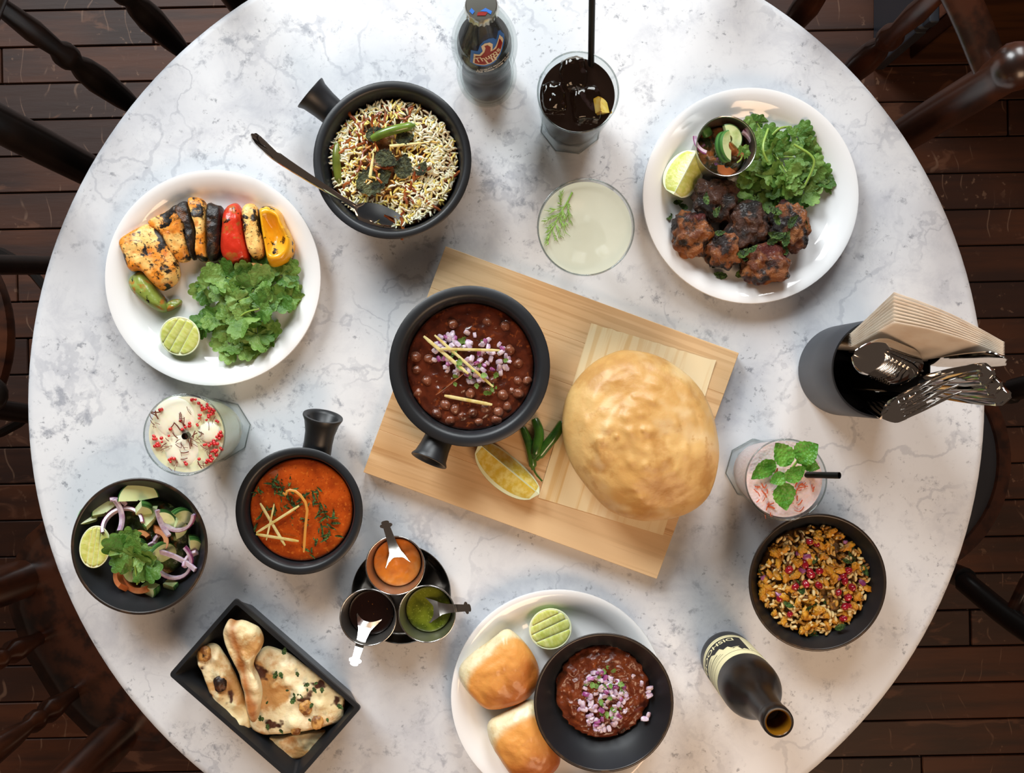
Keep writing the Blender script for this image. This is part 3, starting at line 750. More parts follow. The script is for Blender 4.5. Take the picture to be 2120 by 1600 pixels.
def wedge(p, L, R, ang, rot, label, cat, mflesh, mpeel):
    """citrus wedge lying on its rind: long axis x, two cut faces meeting in a ridge on top"""
    t = thing(cat + '_wedge', label, cat, p, rot)
    n = 22; m = 14; hl = L / 2
    V = []; Fc = []
    for i in range(n + 1):
        x = -hl + L * i / n; r = R * math.sqrt(max(0, 1 - (x / hl) ** 2)) ** .9 + .0003
        for k in range(m + 1):
            a = -PI / 2 + ang * (k / m - .5); V.append((x, r * math.cos(a), R * .95 + r * math.sin(a)))
    for i in range(n):
        for k in range(m): a = i * (m + 1) + k; Fc.append((a, a + m + 1, a + m + 2, a + 1))
    obj('rind', fixn(mesh('rind', V, Fc, mpeel)), t)
    for sgn, q0, q1, mat, nm, lift in ((-1, 0, 1, m_pith, 'pith', 0), (1, 0, 1, m_pith, 'pith', 0), (-1, .04, .84, mflesh, 'flesh', .0007), (1, .04, .84, mflesh, 'flesh', .0007)):
        V = []; Fc = []; a = -PI / 2 + sgn * ang / 2; nx = -sgn * math.sin(a) * -1
        nrm = Vector((0, -math.sin(a) * sgn * -1, math.cos(a) * sgn * -1)); 
        if nrm.z < 0: nrm = -nrm
        xs = 1 if nm == 'pith' else .88
        for i in range(n + 1):
            x = (-hl + L * i / n) * xs; r = R * math.sqrt(max(0, 1 - (x / hl) ** 2)) ** .9
            for k in range(5):
                q = q0 + (q1 - q0) * k / 4; V.append(Vector((x, r * q * math.cos(a), R * .95 + r * q * math.sin(a))) + nrm * (lift * (1 if 0 < k < 4 and 0 < i < n else .1) + .0001))
        for i in range(n):
            for k in range(4): b = i * 5 + k; Fc.append((b, b + 5, b + 6, b + 1))
        obj(nm, fixn(mesh(nm, V, Fc, mat)), t)
    return t
def dice_mesh(name, sx, sy, sz, mat, seed):
    V, Fc = blob_vf(sx, sy, sz, seed, .25, 1.5, 5, 2); return mesh(name, V, Fc, mat, True, 35)
def scatter(name, meshes, spots, label, cat, group, tilt=.6, smin=.8, smax=1.2):
    for (p, a) in spots:
        obj(name, random.choice(meshes), None, p, (rnd(-tilt, tilt), rnd(-tilt, tilt), a if a is not None else rnd(0, 6.28)), label, cat, group, scale=rnd(smin, smax))

# ---------------------------------------------------------------- plate of grilled paneer
char = lambda sc=45, lo=.52, hi=.57, c='17100C': dict(scale=sc, detail=5, nr=.62, lo=lo, hi=hi, col=c, dist=.4)
m_paneer = M('grilled_paneer', 'F0C878', .42, [dict(scale=38, detail=3, lo=.40, hi=.58, col='E8912E'), dict(scale=75, detail=4, lo=.56, hi=.72, col='C4651C', amt=.8), char(42, .50, .56),
             dict(scale=260, detail=2, lo=.58, hi=.64, col='4A3010', amt=.8)], bump=[dict(scale=130, detail=5, str=.6, d=.0016)], sss=.15)
m_charred = M('charred_skin', '1A1310', .4, [dict(scale=70, detail=4, lo=.5, hi=.66, col='5A3414'), dict(scale=40, lo=.62, hi=.7, col='A8702A', amt=.8)], bump=dict(scale=160, detail=5, str=.9, d=.002))
m_redp = M('red_pepper', 'C8301C', .25, [dict(scale=30, detail=3, lo=.45, hi=.7, col='E04A2A'), dict(scale=90, detail=4, lo=.54, hi=.66, col='A06A2A', amt=.7), char(60, .60, .65)], bump=dict(scale=120, detail=4, str=.5, d=.0015), coat=.1)
m_yelp = M('yellow_pepper', 'EDA81C', .25, [dict(scale=30, detail=3, lo=.45, hi=.7, col='F4C238'), dict(scale=60, detail=4, lo=.58, hi=.7, col='C27A14', amt=.8), char(44, .56, .61)], bump=dict(scale=100, detail=4, str=.5, d=.0015), coat=.1)
m_greenp = M('green_pepper', '7F8F3C', .3, [dict(scale=30, detail=3, lo=.45, hi=.68, col='93A24C'), dict(scale=60, detail=4, lo=.54, hi=.64, col='B07028'), char(55, .62, .66)], bump=dict(scale=100, detail=4, str=.5, d=.0015), coat=.05)
Z5 = lambda pts: [(200 + x / 3.265, 330 + y / 3.265) for x, y in pts]
GP = 'pieces of the grilled skewer'
def sk(name, pts, th, mat, label, cat, **k):
    k.setdefault('rings', 12); k.setdefault('power', 5); k.setdefault('amp', .0016); k.setdefault('freq', 110); k.setdefault('low', .5); k.setdefault('edge', .03)
    return pillow_px(name, Z5(pts), PB, th, mat, label, cat, GP, hproj=PB + th * .7, **k)
sk('paneer_piece', [(330, 405), (480, 345), (560, 285), (605, 340), (618, 500), (640, 665), (590, 700), (530, 690), (470, 590), (430, 500), (345, 440)], .024, m_paneer, 'golden paneer slab second from the left on the skewer', 'paneer', seed=4, tilt=(.1, .1))
sk('paneer_piece', [(135, 555), (170, 508), (290, 440), (345, 430), (430, 470), (490, 560), (555, 740), (550, 800), (500, 860), (430, 890), (360, 830), (290, 740), (215, 760), (185, 690), (160, 620)], .027, m_paneer, 'leftmost grilled paneer piece, charred at its lower corner', 'paneer', seed=9)
sk('pepper_slice', [(505, 335), (570, 270), (620, 280), (650, 400), (682, 520), (662, 650), (642, 690), (618, 600), (605, 440), (585, 320)], .031, m_charred, 'thin blackened pepper slice between two paneer slabs', 'pepper', seed=2)
sk('paneer_piece', [(605, 258), (640, 243), (735, 268), (742, 400), (738, 520), (745, 640), (740, 690), (690, 690), (665, 650), (688, 520), (655, 390)], .029, m_paneer, 'narrow pale paneer slab left of the black charred strip', 'paneer', seed=14)
sk('onion_slice', [(742, 270), (800, 300), (850, 305), (845, 460), (832, 640), (780, 690), (742, 680), (748, 560), (742, 420)], .030, m_charred, 'black charred onion piece left of the red pepper', 'onion', seed=5)
sk('red_pepper_piece', [(850, 335), (905, 283), (950, 290), (972, 340), (985, 470), (1010, 600), (1035, 690), (970, 715), (870, 705), (830, 640), (838, 480)], .032, m_redp, 'shiny red pepper piece in the middle of the skewer', 'pepper', seed=6, power=4.5, amp=.0012, low=.4)
sk('paneer_piece', [(975, 300), (1050, 290), (1090, 330), (1108, 480), (1135, 640), (1085, 680), (1040, 665), (1008, 560), (985, 420)], .030, m_paneer, 'spotted paneer slab between the red and yellow peppers', 'paneer', seed=21)
sk('yellow_pepper_piece', [(1095, 315), (1160, 303), (1240, 340), (1258, 420), (1312, 510), (1332, 600), (1290, 690), (1200, 728), (1150, 705), (1138, 620), (1112, 480), (1092, 350)], .033, m_yelp, 'curled yellow pepper piece at the right end of the skewer', 'pepper', seed=7, power=3, amp=.001,
   dome=lambda x, y, s: -.019 * max(0, 1 - (s / .74) ** 2))
sk('orange_paneer_piece', [(775, 700), (840, 690), (940, 715), (1040, 695), (1130, 700), (1150, 725), (1040, 738), (900, 742), (800, 738)], .017, m_paneer, 'low orange paneer sliver under the red pepper', 'paneer', seed=8)
sk('green_pepper_piece', [(195, 805), (240, 765), (290, 742), (350, 800), (420, 910), (465, 980), (465, 1035), (390, 1025), (310, 965), (260, 925), (212, 875)], .022, m_greenp, 'folded green pepper piece at the lower left end of the skewer', 'pepper', seed=3, power=2.4, amp=.001, low=.3)
sk('pepper_scrap', [(470, 965), (520, 940), (570, 945), (575, 970), (540, 1000), (490, 1025), (462, 1030)], .009, m_greenp, 'small brown green pepper scrap beside the lime half', 'pepper', seed=11)
for x, y, r in ((258, 440, 20), (200, 740, 14), (203, 870, 9), (440, 940, 16), (345, 765, 18)):
    p = P(*Z5([(x, y)])[0], PB + .004); obj('spice_crumb', blob('spice_crumb', m_paneer, S(r / 3.2), S(r / 3.2), S(r / 3.4), x, .3, 2, 2.2, 3), None, (p.x, p.y, TZ + PB + .003), label={258: 'orange crumb above the leftmost paneer piece', 200: 'orange crumb left of the leftmost paneer piece', 203: 'tiny orange crumb left of the green pepper', 440: 'orange crumb between green pepper and lime half', 345: 'orange crumb on top of the green pepper'}[x], cat='crumb', group='marinade crumbs')
# skewer pieces: a little green herb paste on the second slab
half_citrus(372.5, 696, .024, .0222, .0226, (.12, -.05), 58, 'lime half beside the coriander on the paneer plate', 'lime', [(-.42, -.30), (.05, .12), (.52, .50)], m_limeflesh, m_limepeel, 'lime halves', .8)
random.seed(11)
GA = 'coriander heap on the paneer plate'
LA = 'coriander sprig in the heap beside the grilled paneer'
for i, (x, y, a, h, L) in enumerate([(760, 870, 190, .006, .026), (900, 900, 120, .014, .028), (880, 800, 160, .018, .030), (1060, 880, 60, .022, .032), (1130, 760, 80, .012, .026), (1250, 790, 50, .010, .026), (1190, 930, 330, .018, .028), (1310, 930, 345, .008, .028),
                                   (960, 960, 210, .024, .030), (820, 1060, 215, .012, .026), (1000, 1060, 255, .020, .028), (1080, 1170, 280, .014, .028), (900, 1240, 255, .008, .028), (1050, 1250, 300, .007, .028), (1140, 1180, 320, .007, .028), (720, 1080, 250, .006, .024), (1010, 820, 100, .016, .026), (1100, 1010, 20, .026, .028), (940, 1120, 200, .010, .026)]):
    u, v = Z5([(x, y)])[0]; sprig(u, v, PB + h, a, L, LA, GA, 50 + i)

# ---------------------------------------------------------------- plate of charred meat
Z8 = lambda pts: [(1310 + x / 3.265, 160 + y / 3.265) for x, y in pts]
m_meat = M('charred_meat', '9C5C28', .45, [dict(scale=30, detail=3, lo=.4, hi=.65, col='6A3418'), dict(scale=90, detail=4, lo=.5, hi=.68, col='9A6230', amt=.8), dict(scale=48, detail=5, lo=.44, hi=.56, col='1C0F0C'), dict(scale=24, detail=3, lo=.58, hi=.70, col='6A2016', amt=.7)],
           bump=[dict(scale=160, detail=6, nr=.65, str=1.0, d=.005)], coat=.15)
m_meatdark = M('blackened_meat', '4A2A1A', .45, [dict(scale=40, detail=5, lo=.42, hi=.58, col='150D0B'), dict(scale=70, detail=4, lo=.58, hi=.7, col='7E4A24', amt=.7)], bump=[dict(scale=170, detail=6, nr=.65, str=1.0, d=.005)], coat=.15)
for i, (x, y, rx, ry, mat, lab) in enumerate([(555, 825, 138, 128, m_meatdark, 'blackened round meat piece nearest the lime wedge'), (402, 1060, 126, 148, m_meat, 'charred meat piece at the left end of the pile'), (765, 1000, 142, 146, m_meatdark, 'dark crusted meat piece in the middle of the pile'),
                                            (615, 1165, 112, 118, m_meat, 'reddish brown meat piece at the lower left of the pile'), (1052, 1012, 132, 152, m_meat, 'orange brown meat piece at the right of the pile'), (890, 1260, 156, 128, m_meat, 'brown unburnt meat piece lowest in the pile')]):
    u, v = Z8([(x, y)])[0]; h = .018; p = P(u, v, PB + h)
    me = blob('meat_piece', mat, S(rx / 3.265, h), S(ry / 3.265, h), .0185, 31 + i, .30, 2.0, 2.6, 5, 6, floor=-.0165)
    obj('meat_piece', me, None, (p.x, p.y, TZ + PB + .0168), (0, 0, rnd(-.3, .3)), lab, 'meat', 'charred meat pieces')
SHRED = [fixn(mesh('herb_shred', *ovate_vf(s, .3, .1, .24, .9, 8, 5), m_chop)) for s in range(20, 24)]
random.seed(5)
for x, y, a, L, h in [(495, 870, 90, .016, .038), (540, 950, 60, .016, .036), (245, 975, 100, .020, .003), (375, 890, 150, .013, .006), (270, 850, 10, .012, .004), (1000, 930, 150, .018, .04), (1035, 1020, 50, .02, .04), (980, 1000, 110, .016, .037), (950, 1090, 20, .016, .034), (1010, 1090, 160, .02, .034), (900, 1120, 20, .018, .03),
                    (1015, 1150, 70, .02, .036), (1040, 1210, 100, .016, .03), (1100, 1130, 60, .018, .026), (780, 1190, 40, .014, .036), (700, 1220, 30, .02, .028), (750, 1250, 80, .018, .026), (660, 1290, 140, .02, .010), (690, 1340, 20, .02, .006), (630, 1350, 170, .018, .004), (720, 1300, 60, .018, .01), (560, 1290, 120, .016, .006), (545, 1060, 10, .014, .034), (420, 1180, 60, .008, .028), (1160, 1040, 80, .012, .028), (650, 1250, 100, .018, .016)]:
    u, v = Z8([(x, y)])[0]
    obj('mint_shred', random.choice(SHRED), None, P(u, v, PB + h), (rnd(-.4, .4), rnd(-.3, .3), math.radians(a)), 'chopped mint shred on the charred meat', 'herb', 'mint shreds on the charred meat', scale=L)
p = P(1411, 367, PB); wedge(Vector((p.x, p.y, TZ + PB)), .056, .027, R_(105), (0, 0, R_(62)), 'lime wedge between the steel salad cup and plate rim', 'lime', m_limeflesh, m_limepeel)
GB = 'coriander heap on the charred meat plate'; LB = 'coriander sprig in the heap beside the steel salad cup'
for i, (x, y, a, h, L, st) in enumerate([(840, 310, 110, .003, .020, .024), (900, 450, 60, .008, .024, .03), (860, 560, 200, .012, .024, 0), (900, 640, 230, .010, .024, 0), (800, 640, 240, .004, .022, .03), (950, 520, 130, .018, .022, 0), (1000, 480, 80, .016, .022, .04), (1110, 410, 70, .010, .024, 0), (1200, 500, 30, .008, .024, 0), (1090, 540, 0, .020, .022, 0), (1180, 600, 330, .014, .024, 0),
                                     (1040, 640, 300, .024, .022, 0), (950, 670, 160, .018, .024, 0), (1070, 700, 250, .022, .022, 0), (1240, 680, 330, .006, .024, 0), (1320, 680, 0, .004, .022, 0), (940, 800, 260, .006, .024, 0), (820, 800, 170, .004, .024, 0), (1050, 800, 280, .010, .024, 0), (1150, 780, 320, .008, .024, 0), (1100, 850, 290, .004, .020, 0), (1000, 740, 200, .014, .022, 0), (1130, 640, 60, .018, .022, 0)]):
    u, v = Z8([(x, y)])[0]; sprig(u, v, PB + h, a, L, LB, GB, 150 + i, stem=st or None)
for pts in ([(915, 350, .012), (870, 480, .03), (910, 570, .026)], [(945, 390, .012), (990, 340, .016), (1070, 335, .006)], [(1150, 360, .005), (1220, 350, .008), (1190, 420, .012)], [(1090, 455, .028), (1220, 530, .03), (1230, 600, .028), (1155, 745, .02)]):
    w = [P(*Z8([(x, y)])[0], PB + h) for x, y, h in pts]; wl_ = {915: 'straight coriander stalk next to the steel salad cup', 945: 'curved coriander stalk above the heap by the salad cup', 1150: 'short bent coriander stalk near the upper right plate rim', 1090: 'long arching coriander stalk on the right of the heap'}[pts[0][0]]
    obj('coriander_stalk', tube('coriander_stalk', smooth_path([q - w[0] for q in w], 2), .0014, m_stem, 7), None, w[0], label=wl_, cat='herb', group='bare coriander stalks')
# salad in the steel cup
hs = PB + .040
q = lambda x, y, h=hs: P(*Z8([(x, y)])[0], h)
arc_slice('cucumber_slice', .0045, .0155, R_(150), .007, m_cuc, m_cucskin, 'crescent cucumber slice lying flat in the steel salad cup', 'cucumber', q(640, 420, hs - .002), (.2, .1, R_(35)), center=False)
arc_slice('cucumber_slice', .005, .0165, R_(165), .0105, m_cuc, m_cucskin, 'cucumber slice with dark green rind in the steel salad cup', 'cucumber', q(640, 470, hs - .001), (0, -.75, R_(183)), center=False)
arc_slice('tomato_piece', .003, .012, R_(150), .02, m_tomato, m_tomato, 'orange tomato piece under the cucumber in the steel cup', 'tomato', q(660, 520, hs - .014), (.3, .2, R_(60)), center=False)
arc_slice('tomato_piece', .003, .011, R_(150), .016, m_tomato, m_tomato, 'orange tomato wedge low at the rim of the steel cup', 'tomato', q(640, 600, hs - .02), (.2, .2, R_(250)), center=False)
arc_slice('onion_slice', .0165, .0195, R_(75), .0055, m_onion, m_onionskin, 'purple onion slice hanging over the left rim of the steel cup', 'onion', q(535, 400, hs + .004), (.1, .2, R_(215)), center=False)
arc_slice('onion_slice', .020, .0225, R_(60), .005, m_onion, m_onionskin, 'purple onion slice along the upper right of the steel cup', 'onion', q(690, 480, hs - .002), (0, .2, R_(35)), center=False)
arc_slice('onion_slice', .030, .0325, R_(42), .004, m_onion, m_onionskin, 'purple onion slice standing at the right of the steel cup', 'onion', q(690, 490, hs + .001), (0, .9, R_(-15)), center=False)
sprig(*Z8([(740, 520)])[0], hs + .003, 60, .011, 'coriander leaf on top of the steel cup salad', None, 77)
blobm = blob('pepper_dice', m_cucskin, .0055, .0055, .004, 3, .1, 1.5, 4, 3)
obj('green_pepper_dice', blobm, None, q(500, 370, hs - .01), (.3, .2, .5), 'dark green pepper cube at the back of the steel cup', 'pepper')
me, _ = pillow('salad_juice', circ(Rcs * .86, 40), .020, M('cup_salad_bed', '6A4A24', .35, [dict(scale=70, detail=3, lo=.42, hi=.6, col='22300F'), dict(scale=60, lo=.52, hi=.66, col='B0703A'), dict(scale=80, lo=.6, hi=.68, col='8C5A84')], bump=dict(scale=90, detail=4, str=1, d=.003)), rings=16, power=8, amp=.006, freq=150, low=.6)
obj('tomato_salad', me, None, cup_s.location + Vector((0, 0, .0042)), label='chopped tomato filling the bottom of the steel cup', cat='salad')

# ---------------------------------------------------------------- plate of bread rolls
m_bun = M('bread_roll', 'E9D9B0', .55, [dict(scale=90, detail=4, lo=.45, hi=.7, col='D8C08C'), dict(kind='attr', attr='crust', lo=.25, hi=.6, col='DE9A4A'), dict(kind='attr', attr='bake', lo=.3, hi=.85, col='A85A18'), dict(scale=18, detail=3, lo=.55, hi=.75, col='E8B064', amt=.5, mask=dict(kind='attr', attr='crust', lo=.3, hi=.6))],
          bump=[dict(scale=45, detail=5, str=.55, d=.004), dict(scale=260, detail=3, str=.15, d=.001)], coat=.35, coatr=.2, sss=.15)
def bun(px, hb, th, axis, label, seed):
    ax = Vector((axis[0], axis[1], 0)).normalized()
    sc = S(70)
    def crust(v): return .62 + .9 * (v.dot(ax) / sc) + (v.z / th - .62) * 1.6 + .12 * noise.noise(v * 90)
    def bake(v): return .38 + .55 * (v.dot(ax) / sc) + .25 * (v.z / th - .8) + .15 * noise.noise(v * 60)
    return pillow_px('bread_roll', px, hb, th, m_bun, label, 'bread', 'soft bread rolls', rings=30, power=2.6, amp=.0026, freq=48, seed=seed, low=.5, bots=((.6, 0), (.88, .35)), attr={'crust': crust, 'bake': bake}, hproj=hb + th * .55)
ZB = lambda pts: [(920 + x / 4, 1200 + y / 4) for x, y in pts]
bun(ZB([(110, 720), (250, 590), (400, 490), (510, 395), (600, 450), (700, 560), (770, 680), (795, 790), (760, 930), (640, 1020), (480, 1075), (330, 1080), (230, 970), (130, 860)]), PB, .044, (.75, -.6), 'upper bread roll with torn pale side, beside the lime half', 2)
bun(ZB([(340, 1180), (480, 1110), (640, 1010), (760, 985), (830, 1150), (950, 1400), (970, 1520), (900, 1620), (720, 1700), (560, 1640), (470, 1500), (375, 1360)]), PB, .046, (.5, -.8), 'lower bread roll cut off by the bottom of the picture', 8)
half_citrus(1139.5, 1302, .022, .0245, .0238, (.05, 0), 20, 'lime half on the bread roll plate', 'lime', [(-.38, -.30), (.02, .22), (.40, .62)], m_limeflesh, m_limepeel, 'lime halves', .75)
# ---------------------------------------------------------------- rice in the casserole
def grains(name, n, place, L, r, mat, label, cat, seed, curve=.25, loc=(0, 0, 0), tint=None, tiltr=.5, sides=5):
    rr = random.Random(seed); V = []; Fc = []; T = []
    prof = [(-1, .0), (-.8, .62), (-.3, 1), (.3, 1), (.8, .62), (1, .0)]
    for _ in range(n):
        p = place(rr)
        if p is None: continue
        e = Euler((rr.uniform(-tiltr, tiltr), rr.uniform(-tiltr, tiltr), rr.uniform(0, 6.28)), 'XYZ').to_matrix()
        l = L * rr.uniform(.75, 1.2) / 2; q = r * rr.uniform(.85, 1.15); cv = curve * rr.uniform(-1, 1) * l; tv = tint(rr, p) if tint else rr.random()
        ids = []
        for t, k in prof:
            if k == 0:
                ids.append([len(V)]); V.append(p + e @ Vector((t * l, cv * t * t, 0))); T.append(tv)
            else:
                ring = []
                for i in range(sides):
                    a = 2 * PI * i / sides; ring.append(len(V)); V.append(p + e @ Vector((t * l, cv * t * t + q * k * math.cos(a), q * k * math.sin(a)))); T.append(tv)
                ids.append(ring)
        for a, b in zip(ids, ids[1:]):
            for i in range(sides):
                j = (i + 1) % sides
                if len(a) == 1: Fc.append((a[0], b[i], b[j]))
                elif len(b) == 1: Fc.append((a[i], b[0], a[j]))
                else: Fc.append((a[i], b[i], b[j], a[j]))
    me = fixn(mesh(name, V, Fc, mat, True, None, {'tint': T}))
    return obj(name, me, None, loc, label=label, cat=cat, kind='stuff')
m_ricebase = M('seasoned_rice_bed', '8A5A2A', .4, [dict(scale=60, detail=3, lo=.4, hi=.7, col='5A2C12')], bump=dict(scale=150, detail=4, str=.8, d=.002))
m_rice = M('rice_grains', 'F6EFD4', .38, [dict(kind='attr', attr='tint', lo=.42, hi=.56, col='F0D978'), dict(kind='attr', attr='tint', lo=.70, hi=.80, col='D6A050'), dict(kind='attr', attr='tint', lo=.95, hi=1.0, col='8A5A28')], sss=.2)
m_caram = M('fried_onion', '7E3A18', .3, [dict(scale=120, detail=3, lo=.4, hi=.7, col='B4672A'), dict(scale=60, lo=.55, hi=.7, col='36130A')], coat=.3)
lr = pan_rice.location; RF = .0705
ZR = lambda x, y, h: P(500 + x / 4.21, 140 + y / 4.21, h)
def rice_h(x, y):
    d = math.hypot(x, y) / RF
    dip = math.exp(-((x + .012) ** 2 + (y + .058) ** 2) / .0004) * .012
    return .040 + .009 * (1 - d * d) + .004 * fbm((x * 40, y * 40, 1)) - dip
me, _ = pillow('rice_bed', circ(RF, 60), .036, m_ricebase, rings=16, power=20, amp=.0, low=.9, dome=lambda x, y, s: rice_h(x, y) - .045 if s < .97 else 0, bots=((.66, 0), (.84, .35), (.95, .8)))
obj('spiced_rice_bed', me, None, lr + Vector((0, 0, .009)), label='mound of brown masala rice under the white grains', cat='rice', kind='stuff')
def masala(x, y):   # brown onion masala runs over the middle and left of the rice
    a = math.exp(-((x + .010) ** 2 / .0012 + (y - .004) ** 2 / .0028)); return a + .45 * noise.noise(Vector((x * 45, y * 45, 2)))
def pr(rr):
    a = rr.uniform(0, 6.28); d = RF * .985 * math.sqrt(rr.random()); x, y = d * math.cos(a), d * math.sin(a)
    if rr.random() < masala(x, y) * 1.0: return None
    return Vector((x, y, rice_h(x, y) + .0045 + rr.uniform(-.001, .0025)))
def tint_r(rr, p):
    v = rr.random() * .55 + .50 * max(0, masala(p.x, p.y)) + .1 * noise.noise(p * 60)
    if rr.random() < .12: v += .2
    return min(1, v)
grains('rice', 2300, pr, .0092, .00125, m_rice, 'long white and yellow rice grains in the casserole', 'rice', 4, .35, lr, tint_r, .55)
random.seed(21)
ON = []
for s in range(5):
    rr = random.Random(s + 40); pts = [(i * .004, .004 * noise.noise(Vector((i * .7, s, 0))), .0025 * noise.noise(Vector((i * .8, s, 5)))) for i in range(-4, 5)]
    ON.append(tube('fried_onion_strand', smooth_path(pts, 1), .0013, m_caram, 6, flat=.7))
def on_rice(x, y, dz=.006):
    q_ = ZR(x, y, .05) - lr; return lr + Vector((q_.x, q_.y, rice_h(q_.x, q_.y) + dz))
for x, y in [(1000, 480), (1060, 520), (1250, 450), (1330, 400), (1280, 500), (1380, 380), (950, 570), (1150, 570), (970, 700), (1080, 660), (1230, 800), (1290, 880), (1080, 930), (900, 880), (1480, 1010), (1520, 960), (1440, 1060), (1450, 1100), (1600, 1150), (1400, 1330), (1340, 1350), (1830, 950), (1800, 850), (960, 960), (1200, 740), (1340, 860), (1160, 900), (1060, 780), (920, 640), (1420, 480), (1200, 500), (1100, 450)]:
    obj('fried_onion_strand', random.choice(ON), None, on_rice(x, y, .0055 + rnd(0, .001)), (rnd(-.2, .2), rnd(-.2, .2), rnd(0, 6.28)), 'dark brown fried onion strand on the rice', 'onion', 'fried onion strands on the rice', scale=rnd(.8, 1.35))
for x, y, a, L, lab in [(1010, 1060, 25, .052, 'large dried mint leaf low on the rice'), (1540, 950, 60, .022, 'small dried mint leaf at the right of the rice'), (1400, 980, 80, .034, 'dried mint leaf lying above the brown onions'), (1090, 620, 20, .030, 'dried mint leaf left of the green chilli'), (1350, 650, 15, .026, 'dried mint leaf right below the green chilli'), (1180, 760, 330, .034, 'crumbled dried mint leaf in the middle of the rice')]:
    obj('dried_mint_leaf', random.choice(DRY), None, on_rice(x, y, .0085), (rnd(-.2, .2), rnd(-.15, .05), math.radians(a)), lab, 'herb', 'dried mint leaves on the rice', scale=(L * .82, L * .7, L * .7))
def pod(name, pts, r, mat, label, cat, stem=None, group=None):
    t = thing(name, label, cat, pts[0], group=group); n = len(pts); sp = smooth_path([Vector(p) - Vector(pts[0]) for p in pts], 2); m = len(sp)
    rad = [r * (.35 + .65 * math.sin(PI * min(1, .08 + (i / (m - 1)) * .86)) ** .55) * (1 if i < m - 3 else .6) for i in range(m)]
    obj('pod', tube('pod', sp, rad, mat, 10), t)
    if stem:
        obj('stem', tube('stem', [sp[0], tuple(Vector(sp[0]) + Vector(stem))], .0011, m_stem, 6), t)
    return t
pod('green_chilli', [on_rice(1140, 630, .008), on_rice(1260, 580, .012), on_rice(1400, 545, .013), on_rice(1520, 515, .010)], .0052, M('slit_chilli', '6F8A35', .25, [dict(scale=60, lo=.4, hi=.7, col='56702A')], coat=.3), 'slit green chilli lying across the rice', 'chilli')
pod('fried_chilli', [on_rice(830, 660, .007), on_rice(826, 800, .0085), on_rice(836, 930, .007), on_rice(850, 1000, .006)], .0048, m_chillipale, 'wrinkled brown green chilli at the left edge of the rice', 'chilli')
for (a, b, lab) in (((1300, 700), (1640, 660), 'pale ginger stick to the right of the dried mint on the rice'), ((1130, 960), (1160, 760), 'upright ginger sliver in the middle of the rice')):
    pa, pb = on_rice(*a, .010), on_rice(*b, .011)
    obj('ginger_stick', tube('ginger_stick', [(0, 0, 0), tuple((pb - pa) * .5), tuple(pb - pa)], [.0018, .0016, .0007], m_ginger, 6, flat=.6), None, pa, label=lab, cat='ginger')

# ---------------------------------------------------------------- chickpea curry
m_chole = M('dark_curry', '5A2614', .16, [dict(scale=45, detail=4, lo=.4, hi=.68, col='3A160C'), dict(scale=160, detail=3, lo=.58, hi=.7, col='8A4420', amt=.7)], bump=[dict(scale=120, detail=4, str=.4, d=.0015)], coat=.15)
m_pea = M('stewed_chickpea', '7A4630', .28, [dict(scale=90, detail=3, lo=.4, hi=.7, col='4E2416'), dict(scale=200, lo=.55, hi=.7, col='9C6A50', amt=.6)], coat=.1)
lc = pan_chole.location
me, _ = pillow('chickpea_curry', circ(.0700, 90), .0335, m_chole, rings=36, power=24, amp=.0024, freq=110, low=.94, seed=3, oct=4, bots=((.66, 0), (.84, .35), (.95, .8)))
obj('chickpea_curry', me, None, lc + Vector((0, 0, .0086)), label='dark brown curry sauce filling the casserole on the board', cat='curry')
ZC = lambda x, y, h: P(740 + x / 2.222, 500 + y / 2.222, h)
hc = BT + .0415
PEA = [blob('chickpea', m_pea, .0066, .0060, .0056, s, .16, 1.4, 2.1, 3) for s in range(4)]
random.seed(8)
for x, y in [(275, 590), (320, 640), (280, 695), (365, 790), (430, 820), (405, 750), (530, 785), (650, 785), (600, 690), (670, 705), (740, 640), (780, 640), (640, 820), (480, 800), (560, 830), (710, 690), (330, 540), (450, 770), (590, 770), (690, 760), (270, 530), (740, 700), (620, 640), (520, 700), (700, 500), (740, 560), (440, 380), (600, 370), (680, 390)]:
    obj('chickpea', random.choice(PEA), None, ZC(x, y, hc + rnd(-.0035, .001)), (rnd(0, 3), rnd(0, 3), rnd(0, 3)), 'stewed chickpea half sunk in the dark curry', 'chickpea', 'chickpeas in the dark curry', scale=rnd(.85, 1.1))
DW = [dice_mesh('onion_dice', .0036, .0024, .0015, m_onion, s) for s in range(5)]
DP = [dice_mesh('onion_dice', .0032, .0022, .0014, m_onionskin, s) for s in range(5, 8)]
HB = [fixn(mesh('herb_fleck', *ovate_vf(s, .3, .2, .4, .6, 6, 5), m_leaf)) for s in range(30, 33)]
def heap(cx, cy, sx, sy, n, h0, hz, zmap, rr, rot=0):
    out = []
    for _ in range(n):
        a = rr.uniform(0, 6.28); d = math.sqrt(rr.random()); x = sx * d * math.cos(a); y = sy * d * math.sin(a)
        c, s = math.cos(rot), math.sin(rot)
        out.append((zmap(cx + x * c - y * s, cy + x * s + y * c, h0 + hz * (1 - d * d) * rr.uniform(.4, 1)), None))
    return out
rr = random.Random(3)
scatter('onion_dice', DW, heap(520, 530, 190, 110, 80, hc + .001, .011, ZC, rr, .25), 'diced red onion piece on the chickpea curry', 'onion', 'onion dice on the chickpea curry')
scatter('onion_dice', DP, heap(520, 530, 190, 110, 16, hc + .002, .012, ZC, rr, .25), 'purple skinned onion dice on the chickpea curry', 'onion', 'purple onion dice on the chickpea curry')
scatter('herb_fleck', HB, heap(530, 580, 180, 130, 26, hc + .003, .011, ZC, rr, .3), 'chopped coriander fleck on the chickpea curry', 'herb', 'coriander flecks on the chickpea curry', .8, .004, .009)
